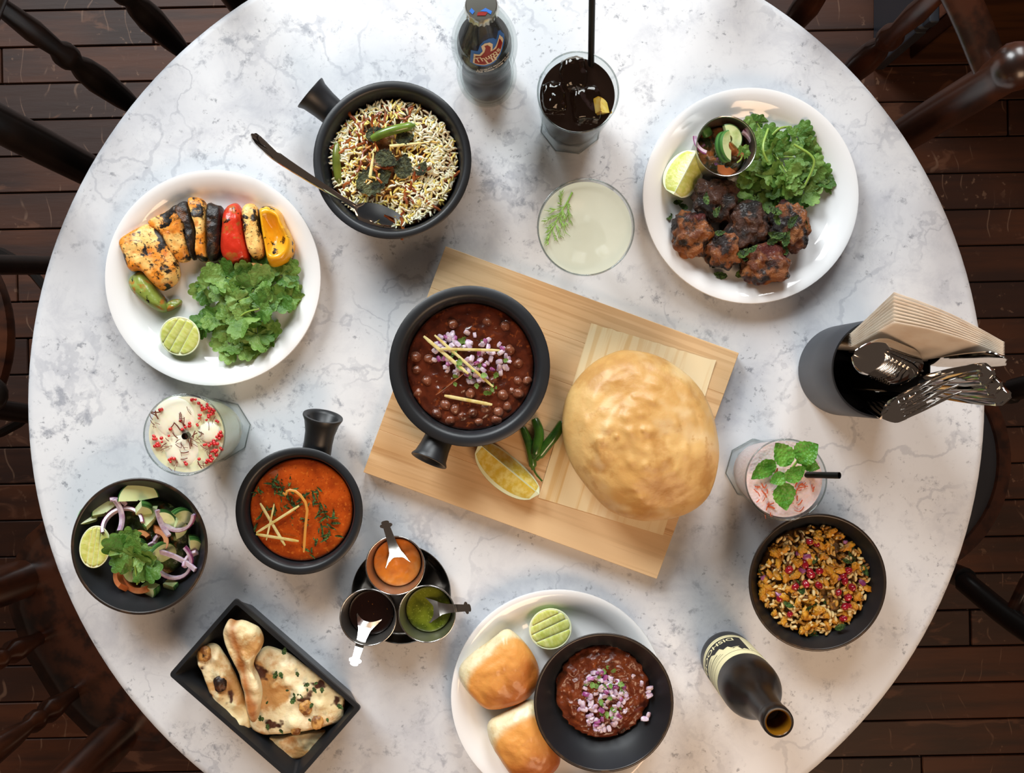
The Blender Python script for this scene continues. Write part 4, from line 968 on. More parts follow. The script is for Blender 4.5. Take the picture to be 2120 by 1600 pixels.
def sliver(a, b, label, zmap, w=.0017, h=.0012, mid=None, mat=None):
    pa, pb = zmap(*a), zmap(*b); pts = [Vector((0, 0, 0))] + ([zmap(*m_) - pa for m_ in mid] if mid else [(pb - pa) * .5]) + [pb - pa]
    sp = smooth_path(pts, 1); n = len(sp)
    obj('ginger_sliver', tube('ginger_sliver', sp, [w * (.6 if i in (0, n - 1) else 1) for i in range(n)], mat or m_ginger, 5, flat=.55), None, pa, label=label, cat='ginger')
h1 = hc + .013
sliver((375, 493, h1), (655, 500, h1 + .002), 'horizontal ginger sliver on the chickpea curry', ZC)
sliver((355, 430, h1), (625, 668, h1 - .002), 'longest ginger sliver slanting across the chickpea curry', ZC)
sliver((305, 435, h1 - .004), (510, 608, h1 - .001), 'upper left ginger sliver slanting over the onion on chickpeas', ZC, .0021)
sliver((400, 708, hc + .005), (620, 750, hc + .006), 'ginger sliver lying low on the chickpea curry', ZC, .0021)
sliver((360, 705, hc + .005), (490, 605, hc + .008), 'brownish thin ginger sliver left of the herbs on chickpeas', ZC, .001, mat=m_caram)

# ---------------------------------------------------------------- orange curry
m_makh = M('orange_red_curry', 'B24A12', .13, [dict(scale=40, detail=4, lo=.4, hi=.7, col='8E340C'), dict(scale=260, detail=3, lo=.56, hi=.68, col='CC6C22', amt=.6), dict(scale=500, detail=2, lo=.64, hi=.7, col='4A1A08', amt=.7)], bump=[dict(scale=60, detail=3, str=.3, d=.0015)], coat=.25)
lo_ = pan_orange.location; ho = .044
def lumps(x, y, s):
    v = 0
    for cx, cy, r, a in ((-.018, .033, .016, .005), (-.008, -.014, .018, .004), (.035, .012, .014, .0035), (.005, .005, .02, .002), (.03, .03, .012, .002)):
        v += a * math.exp(-((x - cx) ** 2 + (y - cy) ** 2) / (r * r))
    return v * (1 - s ** 8)
me, _ = pillow('orange_curry', circ(.0574, 80), .0345, m_makh, rings=34, power=24, amp=.0007, freq=90, low=.95, seed=6, dome=lambda x, y, s: lumps(x, y, s) if s < .99 else 0, bots=((.62, 0), (.82, .35), (.95, .8)))
obj('orange_curry', me, None, lo_ + Vector((0, 0, .0086)), label='orange red curry filling the small casserole', cat='curry')
ZO = lambda x, y, h: P(120 + x / 3.2, 790 + y / 3.2, h)
sliver((1340, 805, .050), (1505, 1085, .049), 'ginger sliver slanting down at the left of the orange curry', ZO, .0018)
sliver((1312, 1010, .051), (1595, 1056, .050), 'lowest horizontal ginger sliver on the orange curry', ZO, .0018)
sliver((1315, 1000, .050), (1597, 822, .052), 'ginger sliver rising to the right on the orange curry', ZO, .0016)
sliver((1380, 1050, .049), (1432, 812, .052), 'thin steep ginger sliver on the orange curry', ZO, .0011)
sliver((1628, 1130, .050), (1490, 735, .051), 'long hooked ginger sliver in the middle of the orange curry', ZO, .0016, mid=[(1640, 950, .051), (1655, 820, .053), (1590, 730, .053), (1520, 715, .053), (1510, 755, .052)], mat=M('golden_ginger', 'C98A3A', .35))
rr = random.Random(12)
spots = []
for x, y, s, n in [(1470, 670, 60, 20), (1530, 760, 70, 10), (1690, 750, 60, 14), (1440, 870, 60, 8), (1560, 880, 60, 8), (1790, 860, 70, 10), (1680, 910, 30, 3), (1800, 950, 60, 6), (1830, 1000, 40, 4), (1720, 1060, 50, 4), (1670, 1140, 30, 3), (1340, 740, 40, 4), (1325, 930, 20, 2), (1730, 975, 15, 1), (1600, 790, 40, 4)]:
    for _ in range(n): spots.append((ZO(x + rr.gauss(0, s * .5), y + rr.gauss(0, s * .5), .0455 + .002 * rr.random() + lumps(0, 0, 0) * 0), None))
SHR2 = [fixn(mesh('herb_shred', *ovate_vf(s, .5, .1, .12, 1.2 * (-1) ** s, 8, 5), m_chop)) for s in range(60, 63)]
scatter('herb_shred', SHR2, spots, 'dark green chopped herb shred floating on the orange curry', 'herb', 'herb shreds on the orange curry', .3, .006, .013)

# ---------------------------------------------------------------- minced curry
m_keema = M('minced_curry', '6A2E16', .26, [dict(scale=70, detail=4, lo=.4, hi=.66, col='7A3A1C'), dict(scale=40, detail=3, lo=.55, hi=.7, col='34120A'), dict(scale=140, lo=.62, hi=.7, col='9A5028', amt=.7)], bump=[dict(scale=150, detail=5, str=.7, d=.002)], coat=.3)
lk = bowl_keema.location
me, _ = pillow('minced_curry', [(x * 1.0 + .0015 * math.sin(9 * x / .01), y) for x, y in circ(.0525, 110)], .020, m_keema, rings=44, power=6, amp=.0052, freq=95, low=.75, seed=9, oct=5, bots=((.55, 0), (.8, .4)), dome=lambda x, y, s: .006 * (1 - s * s))
obj('minced_curry', me, None, lk + Vector((.001, .005, .009)), label='lumpy dark red brown minced curry in the bowl', cat='curry')
hk = PB + .002 + .034
rr = random.Random(5)
scatter('onion_dice', DW, heap(1310, 1000, 200, 250, 90, hk - .001, .006, lambda x, y, h: P(*ZB([(x, y)])[0], h), rr), 'diced red onion piece on the minced curry', 'onion', 'onion dice on the minced curry', .7, .75, 1.25)
scatter('onion_dice', DP, heap(1310, 980, 210, 260, 18, hk, .006, lambda x, y, h: P(*ZB([(x, y)])[0], h), rr), 'purple onion dice on the minced curry', 'onion', 'purple onion dice on the minced curry', .6, .9, 1.2)
scatter('onion_dice', DW, [(P(*ZB([(x, y)])[0], hk - .003), None) for x, y in [(1560, 830), (1630, 860), (1690, 930), (1700, 900), (1660, 1150), (1690, 1120), (1570, 800), (1700, 960)]], 'stray onion dice at the right side of the minced curry', 'onion', 'stray onion dice on the minced curry')
scatter('herb_fleck', HB, heap(1330, 950, 170, 230, 30, hk + .001, .006, lambda x, y, h: P(*ZB([(x, y)])[0], h), rr), 'chopped coriander fleck on the minced curry', 'herb', 'coriander flecks on the minced curry', .8, .004, .009)

# ---------------------------------------------------------------- spiced puffed rice
lb = bowl_bhel.location; RBF = .0625
m_bhelbase = M('spiced_mix', '7A5620', .5, [dict(scale=70, detail=4, lo=.4, hi=.7, col='4A3212'), dict(scale=120, lo=.55, hi=.7, col='A87A28')], bump=dict(scale=130, detail=4, str=1, d=.002))
m_puff = M('puffed_rice', 'E6CF94', .45, [dict(kind='attr', attr='tint', lo=.35, hi=.5, col='C9963C'), dict(kind='attr', attr='tint', lo=.6, hi=.72, col='9A6A22'), dict(kind='attr', attr='tint', lo=.85, hi=.92, col='6A4218')])
m_sev = M('fried_gram_flakes', 'D69A2C', .45, [dict(scale=120, detail=3, lo=.4, hi=.7, col='B0741C')], bump=dict(scale=200, detail=3, str=.5, d=.001))
bh_h = lambda x, y: .030 + .011 * (1 - (math.hypot(x, y) / RBF) ** 2) + .0035 * fbm((x * 50, y * 50, 8))
me, _ = pillow('mix_bed', circ(RBF * .97, 60), .024, m_bhelbase, rings=20, power=20, amp=.002, freq=120, low=.9, dome=lambda x, y, s: bh_h(x, y) - .0315 if s < .97 else 0, bots=((.5, 0), (.75, .4), (.94, .85)))
obj('spiced_mix_bed', me, None, lb + Vector((0, 0, .0065)), label='brown spiced mixture under the puffed rice', cat='snack', kind='stuff')
def pb_(rr):
    a = rr.uniform(0, 6.28); d = RBF * .98 * math.sqrt(rr.random()); x, y = d * math.cos(a), d * math.sin(a); return Vector((x, y, bh_h(x, y) + .0035 + rr.uniform(-.002, .003)))
grains('puffed_rice', 620, pb_, .0082, .0018, m_puff, 'golden puffed rice grains in the right hand bowl', 'snack', 9, .3, lb, None, .7, 6)
rr = random.Random(31)
FL = [mesh('gram_flake', *blob_vf(.0062, .0035, .0026, s, .5, 2.2, 2.2, 3), m_sev) for s in range(4)]
scatter('gram_flake', FL, [(lb + pb_(rr) + Vector((0, 0, .001)), None) for _ in range(90)], 'crumpled yellow gram flake in the puffed rice', 'snack', 'gram flakes in the puffed rice', .8)
ZH = lambda x, y: P(1480 + x / 3.266, 880 + y / 3.266, .046)
def on_bhel(x, y, dz):
    q_ = ZH(x, y) - lb; return lb + Vector((q_.x, q_.y, bh_h(q_.x, q_.y) + dz))
m_pom = M('pomegranate_seed', '8E0F22', .12, [dict(scale=150, lo=.4, hi=.7, col='B01E34')], coat=.6, sss=.2)
PS = [blob('pomegranate_seed', m_pom, .0046, .0036, .0034, s, .15, 1.3, 2.3, 3) for s in range(3)]
scatter('pomegranate_seed', PS, [(on_bhel(x, y, .007), None) for x, y in [(645, 790), (695, 805), (607, 940), (503, 980), (645, 1010), (705, 985), (612, 1070), (543, 1092), (872, 1020), (885, 1055), (932, 1098), (835, 1130), (905, 1170), (930, 1225), (887, 1228), (882, 1315), (905, 985), (515, 1280), (445, 1175), (700, 1080), (640, 985)]], 'shiny dark red pomegranate seed on the puffed rice', 'seed', 'pomegranate seeds on the puffed rice', .6, .85, 1.1)
m_pur = DP
scatter('onion_dice', DP, [(on_bhel(x, y, .006), None) for x, y in [(620, 890), (900, 800), (440, 1150), (830, 1030), (1010, 1070), (570, 870), (340, 1040), (590, 980)]], 'purple onion dice on the puffed rice', 'onion', 'onion dice on the puffed rice', .6, 1.0, 1.5)
scatter('herb_shred', SHRED, [(on_bhel(x, y, .006), None) for x, y in [(530, 1160), (470, 1210), (870, 915), (930, 975), (940, 850), (1010, 960), (610, 1250), (710, 1270), (590, 1280), (460, 1050), (780, 770), (620, 830), (760, 1220), (640, 1400), (830, 1390), (310, 985), (940, 915), (700, 890), (600, 1140)]], 'green herb shred on the puffed rice', 'herb', 'herb shreds on the puffed rice', .7, .008, .018)

# ---------------------------------------------------------------- salad bowl
ls = bowl_salad.location
Q = lambda x, y, h: P(120 + x / 3.2, 790 + y / 3.2, h)
def cuc(x, y, h, rot, tilt, lab, rin=.001, rout=.014, ang=150, th=.010): arc_slice('cucumber_piece', rin, rout, R_(ang), th, m_cuc, m_cucskin, lab, 'cucumber', Q(x, y, h), (tilt[0], tilt[1], R_(rot)), 'cucumber pieces in the salad bowl')
def oni(x, y, h, rot, tilt, lab, r=.017, ang=150, th=.005, w=.0028): arc_slice('onion_slice', r, r + w, R_(ang), th, m_onion, m_onionskin, lab, 'onion', Q(x, y, h), (tilt[0], tilt[1], R_(rot)), 'onion slices in the salad bowl', .0008)
def tom(x, y, h, rot, tilt, lab, r=.014, ang=140, th=.016, w=.005): arc_slice('tomato_strip', r, r + w, R_(ang), th, m_tomato, m_tomato, lab, 'tomato', Q(x, y, h), (tilt[0], tilt[1], R_(rot)), 'tomato strips in the salad bowl', .0008)
pillow_bed = pillow('salad_bed', circ(.045, 50), .014, M('salad_bed', '46582E', .35, [dict(scale=70, detail=3, lo=.42, hi=.6, col='2A3A1C'), dict(scale=50, lo=.55, hi=.7, col='A06A3C'), dict(scale=60, lo=.6, hi=.7, col='B5C585')], bump=dict(scale=90, detail=4, str=1, d=.003)), rings=14, power=8, amp=.004, freq=110, low=.6)[0]
obj('salad_mix', pillow_bed, None, ls + Vector((.002, .004, .0065)), label='small chopped salad bits at the bottom of the salad bowl', cat='salad', kind='stuff')
cuc(530, 745, .036, 95, (.35, 0), 'wide cucumber slice at the top of the salad bowl', .001, .021, 170, .008)
cuc(310, 850, .034, 120, (.3, .3), 'cucumber chunk behind the onion ring at upper left of the salad')
cuc(215, 890, .036, 150, (.7, 0), 'thin cucumber strip with dark rind touching the bowl rim by the lime', .001, .020, 110, .006)
cuc(560, 850, .038, 10, (1.0, .2), 'pointed cucumber wedge standing near the top of the salad', .001, .018, 110, .008)
cuc(615, 900, .032, 160, (.6, 0), 'cucumber stick right of the pointed wedge')
cuc(715, 915, .032, 40, (.4, .2), 'cucumber chunk at the right of the salad')
cuc(830, 895, .036, 60, (.8, .2), 'cucumber end piece near the right rim of the salad bowl')
cuc(800, 960, .030, 0, (.5, .5), 'small round cucumber piece under the curled onion')
cuc(690, 1140, .034, 75, (1.1, 0), 'long dark skinned cucumber strip at the right of the coriander', .001, .022, 130, .007)
cuc(500, 1270, .030, 270, (.6, .1), 'cucumber piece just below the coriander leaf')
cuc(600, 1370, .026, 300, (.7, .2), 'long cucumber stick at the bottom of the salad', .001, .019, 120, .010)
cuc(740, 1350, .024, 310, (.8, .2), 'lowest right cucumber stick in the salad', .001, .016, 110, .008)
cuc(560, 1230, .028, 230, (.4, .2), 'half hidden cucumber chunk under the coriander')
cuc(540, 1090, .034, 20, (.4, .1), 'cucumber piece right of the coriander stem', .001, .012)
cuc(900, 1080, .030, 20, (.7, .3), 'green rind scrap at the right rim of the salad bowl', .001, .013)
oni(420, 890, .040, 110, (.2, .5), 'large onion ring half at the upper left of the salad', .020, 190, .006)
oni(410, 880, .042, 10, (0, 1.0), 'purple onion strip crossing the ring at upper left', .026, 80, .006)
oni(400, 790, .040, 80, (.3, .6), 'purple edged onion scrap at the top of the salad', .014, 70)
oni(800, 950, .040, 280, (.2, .2), 'curled onion slice near the right rim', .020, 150, .006)
oni(690, 940, .041, 210, (.1, .7), 'onion strip with purple dots leading to the curled slice', .030, 60)
oni(650, 1090, .036, 190, (.2, .3), 'short onion curl in the middle of the salad', .012, 120)
oni(780, 1230, .034, 290, (.2, .2), 'pale onion ring at the lower right of the salad', .021, 230, .005)
oni(780, 1170, .040, 70, (.1, 1.2), 'straight pale onion strip above the onion ring', .055, 55, .005)
oni(870, 1170, .036, 150, (.3, .5), 'shiny purple onion piece at the right rim of the salad', .013, 90, .007)
oni(580, 1110, .038, 140, (.2, .9), 'dull purple onion strip in the middle of the salad', .020, 70)
tom(690, 1030, .032, 20, (.3, .4), 'tomato strip right of the coriander', .011, 130)
tom(500, 1340, .024, 245, (.4, .1), 'curved tomato strip at the bottom of the salad', .024, 110, .010, .006)
tom(420, 1280, .026, 190, (.5, .2), 'tomato piece left of the cucumber below the coriander', .016, 110)
tom(540, 1020, .032, 100, (.3, .3), 'tomato scrap behind the coriander leaf', .008, 120)
half_citrus(197, 1132, .048, .0245, .0168, (.25, -.35), -15, 'lime half resting against the left side of the salad bowl', 'lime', [(-.33, -.2), (.0, .08), (.35, .35)], m_limeflesh, m_limepeel, 'lime halves', .55).rotation_euler = Euler((.12, -.1, R_(78)))
sg = 'coriander on the salad'
for i, (x, y, a, L, lab) in enumerate([(500, 1170, 95, .030, 'large coriander sprig lying on the salad'), (480, 1130, 150, .034, 'coriander sprig pointing towards the lime in the salad bowl'), (560, 1210, 330, .030, 'coriander leaf pointing to the lower right of the salad')]):
    sprig(*[(120 + x / 3.2), (790 + y / 3.2)], .050 - i * .002, a, L, lab, sg, 300 + i, stem=.03 if i == 0 else .008)

# ---------------------------------------------------------------- on the board: puffed bread, chillies, lemon
m_puri = M('puffed_fried_bread', 'DDB574', .46, [dict(scale=9, detail=4, lo=.42, hi=.62, col='CC9C58'), dict(scale=24, detail=5, lo=.50, hi=.66, col='B5803E', amt=.7), dict(scale=14, detail=3, lo=.54, hi=.70, col='E6CC9E', amt=.8), dict(scale=60, detail=4, lo=.58, hi=.68, col='C08E4C', amt=.6)],
           bump=[dict(scale=40, detail=6, nr=.6, str=.4, d=.003), dict(scale=180, detail=3, str=.25, d=.0008)], coat=.1, coatr=.3, sss=.1)
def bubbles(x, y, s):
    v = 0
    for i in range(70):
        r0 = random.Random(i * 7 + 1); a = r0.uniform(0, 6.28); d = math.sqrt(r0.random()) * .075; rad = r0.uniform(.0025, .0065); cx, cy = d * math.cos(a), d * math.sin(a) + .012
        dd = ((x - cx) ** 2 + (y - cy) ** 2) / (rad * rad)
        if dd < 6: v += .0026 * math.exp(-dd) * r0.choice((1, 1, .6, -.5))
    return v
pts = outline_world([(1163, 860), (1175, 808), (1222, 752), (1270, 728), (1300, 722), (1370, 735), (1440, 785), (1478, 850), (1492, 930), (1484, 990), (1462, 1042), (1412, 1072), (1345, 1082), (1300, 1074), (1258, 1058), (1215, 1010), (1180, 960), (1165, 910)], BT + .04, 2)
me, (cx, cy) = pillow('puffed_bread', pts, .082, m_puri, rings=70, power=2.1, amp=.0032, freq=30, seed=5, low=.42, dome=bubbles)
obj('puffed_bread', me, None, (cx, cy, TZ + BT + .0014), label='large golden balloon of puffed fried bread', cat='bread')
ZC2 = lambda x, y, h: ZC(x, y, BT + h)
pod('green_chilli', [ZC2(760, 855, .006), ZC2(790, 930, .008), ZC2(805, 1000, .006), ZC2(808, 1050, .004)], .0052, m_bean, 'darkest green chilli, its stem pointing at the lemon wedge', 'chilli', group='fried green chillies on the board')
pod('green_chilli', [ZC2(815, 815, .008), ZC2(840, 880, .010), ZC2(825, 940, .012), ZC2(812, 1000, .010)], .0060, m_bean, 'green chilli curved in the middle of the three by the casserole', 'chilli', group='fried green chillies on the board')
pod('green_chilli', [ZC2(945, 830, .010), ZC2(910, 890, .009), ZC2(860, 950, .007), ZC2(822, 1005, .006)], .0060, m_bean, 'green chilli reaching to the puffed bread', 'chilli', group='fried green chillies on the board')
obj('chilli_stalk', tube('chilli_stalk', smooth_path([(0, 0, 0)] + [tuple(ZC2(x, y, .004) - ZC2(806, 1030, .006)) for x, y in ((820, 1070), (850, 1102))], 1), .0011, m_bean, 6), None, ZC2(806, 1030, .006), label='thin dark chilli stalk above the lemon wedge', cat='chilli')
pl = ZC2(672, 1068, 0)
wedge(Vector((pl.x, pl.y, TZ + BT)), .088, .028, R_(95), (R_(-22), 0, R_(-40)), 'lemon wedge on the board below the chickpea casserole', 'lemon', m_lemonflesh, m_lemonpeel)

# ---------------------------------------------------------------- flatbread in the box
m_naan = M('flatbread', 'E6D4A4', .55, [dict(scale=22, detail=4, lo=.45, hi=.68, col='F0E2BC'), dict(scale=30, detail=5, lo=.48, hi=.62, col='C08A48', amt=.9), dict(scale=34, detail=3, lo=.62, hi=.68, col='4A2412'), dict(kind='attr', attr='brown', lo=.2, hi=.8, col='A86830')],
           bump=[dict(scale=55, detail=4, str=.7, d=.004)], sss=.1)
ZN = lambda pts: [(330 + x / 4.211, 1220 + y / 4.211) for x, y in pts]
def nbub(seed, n, rad, amp, size):
    r0 = random.Random(seed); B = [(r0.uniform(-size, size), r0.uniform(-size, size), r0.uniform(.6, 1.3) * rad) for _ in range(n)]
    def f(x, y, s):
        return sum(amp * math.exp(-((x - a) ** 2 + (y - b) ** 2) / (r * r)) for a, b, r in B) * min(1, (1 - s) * 6 + .2)
    return f
edge_b = lambda v: 0.0
sheet = dict(rings=22, power=8, amp=.0012, freq=90, low=.5, edge=.03)
def naan(px, hb, th, label, seed, dome, brown=None, tilt=(0, 0)):
    return pillow_px('flatbread_piece', ZN(px), hb, th, m_naan, label, 'bread', 'flatbread pieces in the box', seed=seed, dome=dome, attr={'brown': brown or (lambda v: .25 * noise.noise(v * 70))}, tilt=tilt, hproj=hb + th, **sheet)
naan([(780, 1270), (900, 1290), (1040, 1290), (1180, 1260), (1300, 1240), (1420, 1235), (1510, 1225), (1528, 1280), (1500, 1345), (1420, 1370), (1330, 1440), (1250, 1480), (1160, 1497), (1080, 1475), (1000, 1410), (930, 1360), (850, 1310)], .024, .009, 'lowest flatbread piece with a curled lip hanging over the box edge', 3, nbub(4, 10, .007, .004, .03))
naan([(305, 560), (345, 500), (420, 478), (500, 480), (548, 560), (600, 640), (660, 760), (720, 900), (740, 1010), (775, 1100), (790, 1200), (770, 1275), (700, 1295), (640, 1265), (580, 1190), (510, 1110), (460, 990), (420, 890), (380, 770), (325, 660)], .034, .010, 'left flatbread piece with blistered edge and one black burnt bubble', 7, nbub(8, 22, .006, .005, .045))
naan([(740, 700), (830, 600), (900, 500), (1000, 510), (1120, 560), (1220, 630), (1320, 710), (1430, 800), (1530, 890), (1610, 950), (1600, 1080), (1580, 1150), (1480, 1200), (1330, 1235), (1180, 1260), (1020, 1280), (880, 1275), (790, 1230), (760, 1120), (770, 950)], .038, .009, 'broad right flatbread piece flecked with green herbs', 5, nbub(12, 26, .007, .004, .05))
naan([(545, 350), (580, 280), (610, 268), (650, 290), (720, 272), (800, 310), (860, 350), (900, 450), (870, 540), (815, 610), (790, 700), (850, 790), (885, 900), (870, 1030), (850, 1140), (800, 1200), (755, 1130), (745, 1000), (720, 880), (680, 740), (620, 600), (570, 480)], .056, .016, 'upper flatbread piece rolled over itself with a brown toasted back', 9,
     lambda x, y, s: .010 * max(0, min(1, (y + .01) / .06)) + .003 * fbm((x * 60, y * 60, 3)), lambda v: .75 * max(0, 1 - abs(v.x + .004 + .2 * v.y) / .014) + .4 * noise.noise(v * 60) * 1.0)
m_burn = M('burnt_bubble', '22130C', .45, [dict(scale=90, detail=4, lo=.5, hi=.7, col='5A321A')], bump=dict(scale=200, detail=4, str=.7, d=.001))
m_toast = M('toasted_bubble', 'C89450', .5, [dict(scale=80, detail=4, lo=.45, hi=.6, col='7A4A1E'), dict(scale=60, lo=.58, hi=.66, col='2A140A')])
for x, y, r, h, mt, lab in ((527, 820, 58, .0495, m_burn, 'black burnt bubble on the left flatbread'), (1275, 1025, 58, .0475, m_toast, 'toasted brown bubble on the right flatbread'), (1375, 1160, 52, .047, m_toast, 'toasted bubble at the lower edge of the right flatbread'), (390, 560, 60, .046, m_toast, 'toasted bubble at the top of the left flatbread'), (1190, 1210, 48, .047, m_toast, 'browned bubble at the bottom of the right flatbread')):
    obj('bread_blister', blob('bread_blister', mt, S(r / 4.2, .05), S(r * 1.2 / 4.2, .05), .004, x, .18, 1.6, 2.1, 4), None, P(*ZN([(x, y)])[0], h), label=lab, cat='bread')
scatter('herb_fleck', [fixn(mesh('herb_fleck', *ovate_vf(s, .2, .2, .3, .2, 6, 5), m_chop)) for s in (70, 71)], [(P(*ZN([(x, y)])[0], .0525), None) for x, y in [(1050, 720), (1100, 880), (1250, 950), (1310, 820), (1340, 850), (1380, 810), (1420, 850), (1290, 860), (930, 1000), (1300, 1125), (940, 1170), (1050, 1215), (900, 1110), (1180, 930), (1080, 570), (1460, 1120), (1550, 1000), (1340, 990), (1000, 780), (1200, 715), (880, 1150), (1150, 1000)]], 'green herb fleck on the right flatbread', 'herb', 'herb flecks on the flatbread', .35, .004, .010)
# ---------------------------------------------------------------- tumblers
GH = .13
def tumbler(u, v, label):
    p = P(u, v, GH); t = thing('tumbler_glass', label, 'glass', (p.x, p.y, TZ), (0, 0, rnd(0, .7)), group='tumblers')
    def mod(a, r, z):
        k = max(0, min(1, (.046 - z) / .016)); k = k * k * (3 - 2 * k)
        f = math.cos(PI / 8) / math.cos((a % (PI / 4)) - PI / 8) * 1.05
        return 1 + (f - 1) * k
    prof = [(0, .001), (.0325, 0), (.0345, .0015), (.0352, .008), (.0345, .022), (.0335, .034), (.0355, .044), (.0375, .055), (.0405, .095), (.0424, .128), (.0420, .1298), (.0412, .1290), (.0392, .095), (.0362, .055), (.0340, .040), (.0300, .016), (0, .014)]
    obj('glass', lathe('glass', prof, m_glass, 64, 35, mod), t)
    obj('rim', lathe('rim', [(.0417 + .0009 * math.cos(a), .1290 + .0009 * math.sin(a)) for a in [2 * PI * i / 8 for i in range(9)]], m_glassrim, 64, 180), t)
    obj('base_edge', lathe('base_edge', [(.0340 + .0007 * math.cos(a), .0016 + .0007 * math.sin(a)) for a in [2 * PI * i / 6 for i in range(7)]], m_glassrim, 64, 180, mod), t)
    return t
def inner_r(z): return .0300 + (.0408 - .0300) * max(0, min(1, (z - .016) / .113)) ** .62
def drink(t, z, mat, label, name, cat='drink', amp=0, rings=6, dome=None, fit=.98):
    prof = [(0, .0145), (.028, .0145), (.0295, .018)] + [(inner_r(.02 + (z - .02) * i / 8) * fit, .02 + (z - .02) * i / 8) for i in range(9)]
    top = prof[-1][0]
    V, Fc = lathe_vf(prof, 64)
    n = len(V); ring0 = n - 64
    prev = list(range(ring0, n))
    for k in range(1, rings + 1):
        q_ = 1 - k / rings; ids = []
        if k == rings:
            V.append((0, 0, z + (dome(0, 0) if dome else 0))); c = len(V) - 1
            for i in range(64): Fc.append((prev[i], prev[(i + 1) % 64], c))
        else:
            for i in range(64):
                a = 2 * PI * i / 64; x, y = top * q_ * math.cos(a), top * q_ * math.sin(a)
                ids.append(len(V)); V.append((x, y, z + (dome(x, y) if dome else 0) + amp * fbm((x * 120, y * 120, z))))
            for i in range(64): Fc.append((prev[i], prev[(i + 1) % 64], ids[(i + 1) % 64], ids[i]))
            prev = ids
    return obj(name, fixn(mesh(name, V, Fc, mat, True, 50)), None, t.location, t.rotation_euler, label, cat)
def straw(a, b, label, r=.0034):
    a = Vector(a); b = Vector(b); d = b - a; n = d.normalized(); x = n.cross(Vector((0, 0, 1))).normalized() if abs(n.z) < .99 else Vector((1, 0, 0)); y = n.cross(x)
    V = []; Fc = []; m = 20
    for p_, r_ in ((Vector(), r), (d, r), (d, r * .82), (Vector(), r * .82)):
        for i in range(m): an = 2 * PI * i / m; V.append(p_ + x * r_ * math.cos(an) + y * r_ * math.sin(an))
    for k in range(4):
        for i in range(m):
            j = (i + 1) % m; Fc.append((k * m + i, k * m + j, ((k + 1) % 4) * m + j, ((k + 1) % 4) * m + i))
    return obj('drinking_straw', fixn(mesh('drinking_straw', V, Fc, m_straw, True, 40)), None, a, label=label, cat='straw', group='black straws')
random.seed(41)
g1 = tumbler(1197, 190, 'tumbler of iced cola with a straw'); g2 = tumbler(381, 900, 'tumbler of pale yellow cocktail with red berries'); g3 = tumbler(1628, 993, 'tumbler of frothy pink drink topped with mint')
drink(g1, .116, m_cola, 'dark cola in the tumbler beside the bottle', 'cola')
ZK = lambda x, y, h: P(900 + x / 2.667, y / 2.667, h)
m_icecola = M('cola_ice', '2A1C14', .05, [dict(scale=70, detail=3, lo=.5, hi=.66, col='6A5A4A'), dict(scale=110, detail=2, lo=.6, hi=.7, col='B8A890', amt=.7)], bump=dict(scale=60, detail=2, str=.5, d=.003), coat=1.0, coatr=.02)  # pale layers paint highlights into the ice colour
for i, (x, y, rx, ry, lab) in enumerate([(768, 408, 70, 78, 'ice cube at the top of the cola glass'), (655, 540, 62, 80, 'ice cube at the left of the cola glass'), (835, 580, 80, 95, 'large ice cube at the lower right of the cola glass')]):
    me = blob('ice_cube', m_wetice, S(rx / 2.667, .11), S(ry / 2.667, .11), .011, 60 + i, .22, 1.6, 4.5, 4)
    obj('ice_cube', me, None, ZK(x, y, .118), (rnd(-.2, .2), rnd(-.2, .2), rnd(-.4, .4)), lab, 'ice', 'ice cubes in the cola')
pl = ZK(925, 565, .121)
arc_slice('lemon_piece', .002, .0165, R_(85), .008, m_lemonflesh, m_lemonpeel, 'lemon piece stuck between ice and glass in the cola', 'lemon', pl + Vector((-.004, -.012, 0)), (.5, .5, R_(62)), center=False)
straw(ZK(862, 450, .095), P(1226, -22, .195), 'tall black straw leaning out of the cola')

# pale cocktail with ice balls, berries and petals
m_pale = M('pale_cocktail', 'E9E6C8', .15, [dict(scale=20, lo=.4, hi=.7, col='DDDDB2')], sss=.3, coat=.3)
m_iceball = M('frosted_ice_ball', 'F3F0DC', .18, [dict(scale=30, detail=3, lo=.4, hi=.7, col='E6E4C2')], coat=.5, sss=.3)
drink(g2, .121, m_pale, 'pale yellow cocktail in the left tumbler', 'pale_cocktail')
ZS = lambda x, y, h: P(280 + x / 7.619, 790 + y / 7.619, h)
for i, (x, y, r, h, lab) in enumerate([(640, 570, 340, .1192, 'biggest ice ball at the upper left of the pale cocktail'), (740, 1090, 290, .1190, 'ice ball at the bottom of the pale cocktail'), (1180, 800, 180, .1200, 'small ice ball at the right of the pale cocktail')]):
    rw = S(r / 7.619, .11); me = blob('ice_ball', m_iceball, rw, rw, .0045, i, .03, 1.2, 2, 4)
    obj('ice_ball', me, None, ZS(x, y, h), label=lab, cat='ice', group='ice balls in the pale cocktail')
m_berry = M('red_beads', 'C01C22', .2, [dict(scale=200, lo=.4, hi=.7, col='E03A34')], coat=.5)
m_petal = M('dried_petals', '7A3A1C', .5, [dict(scale=200, lo=.4, hi=.7, col='4A1A2A')])
BE = [blob('red_bead', m_berry, .0017, .0017, .0016, s, .08, 1.5, 2, 2) for s in range(2)]
rr = random.Random(2); bs = []
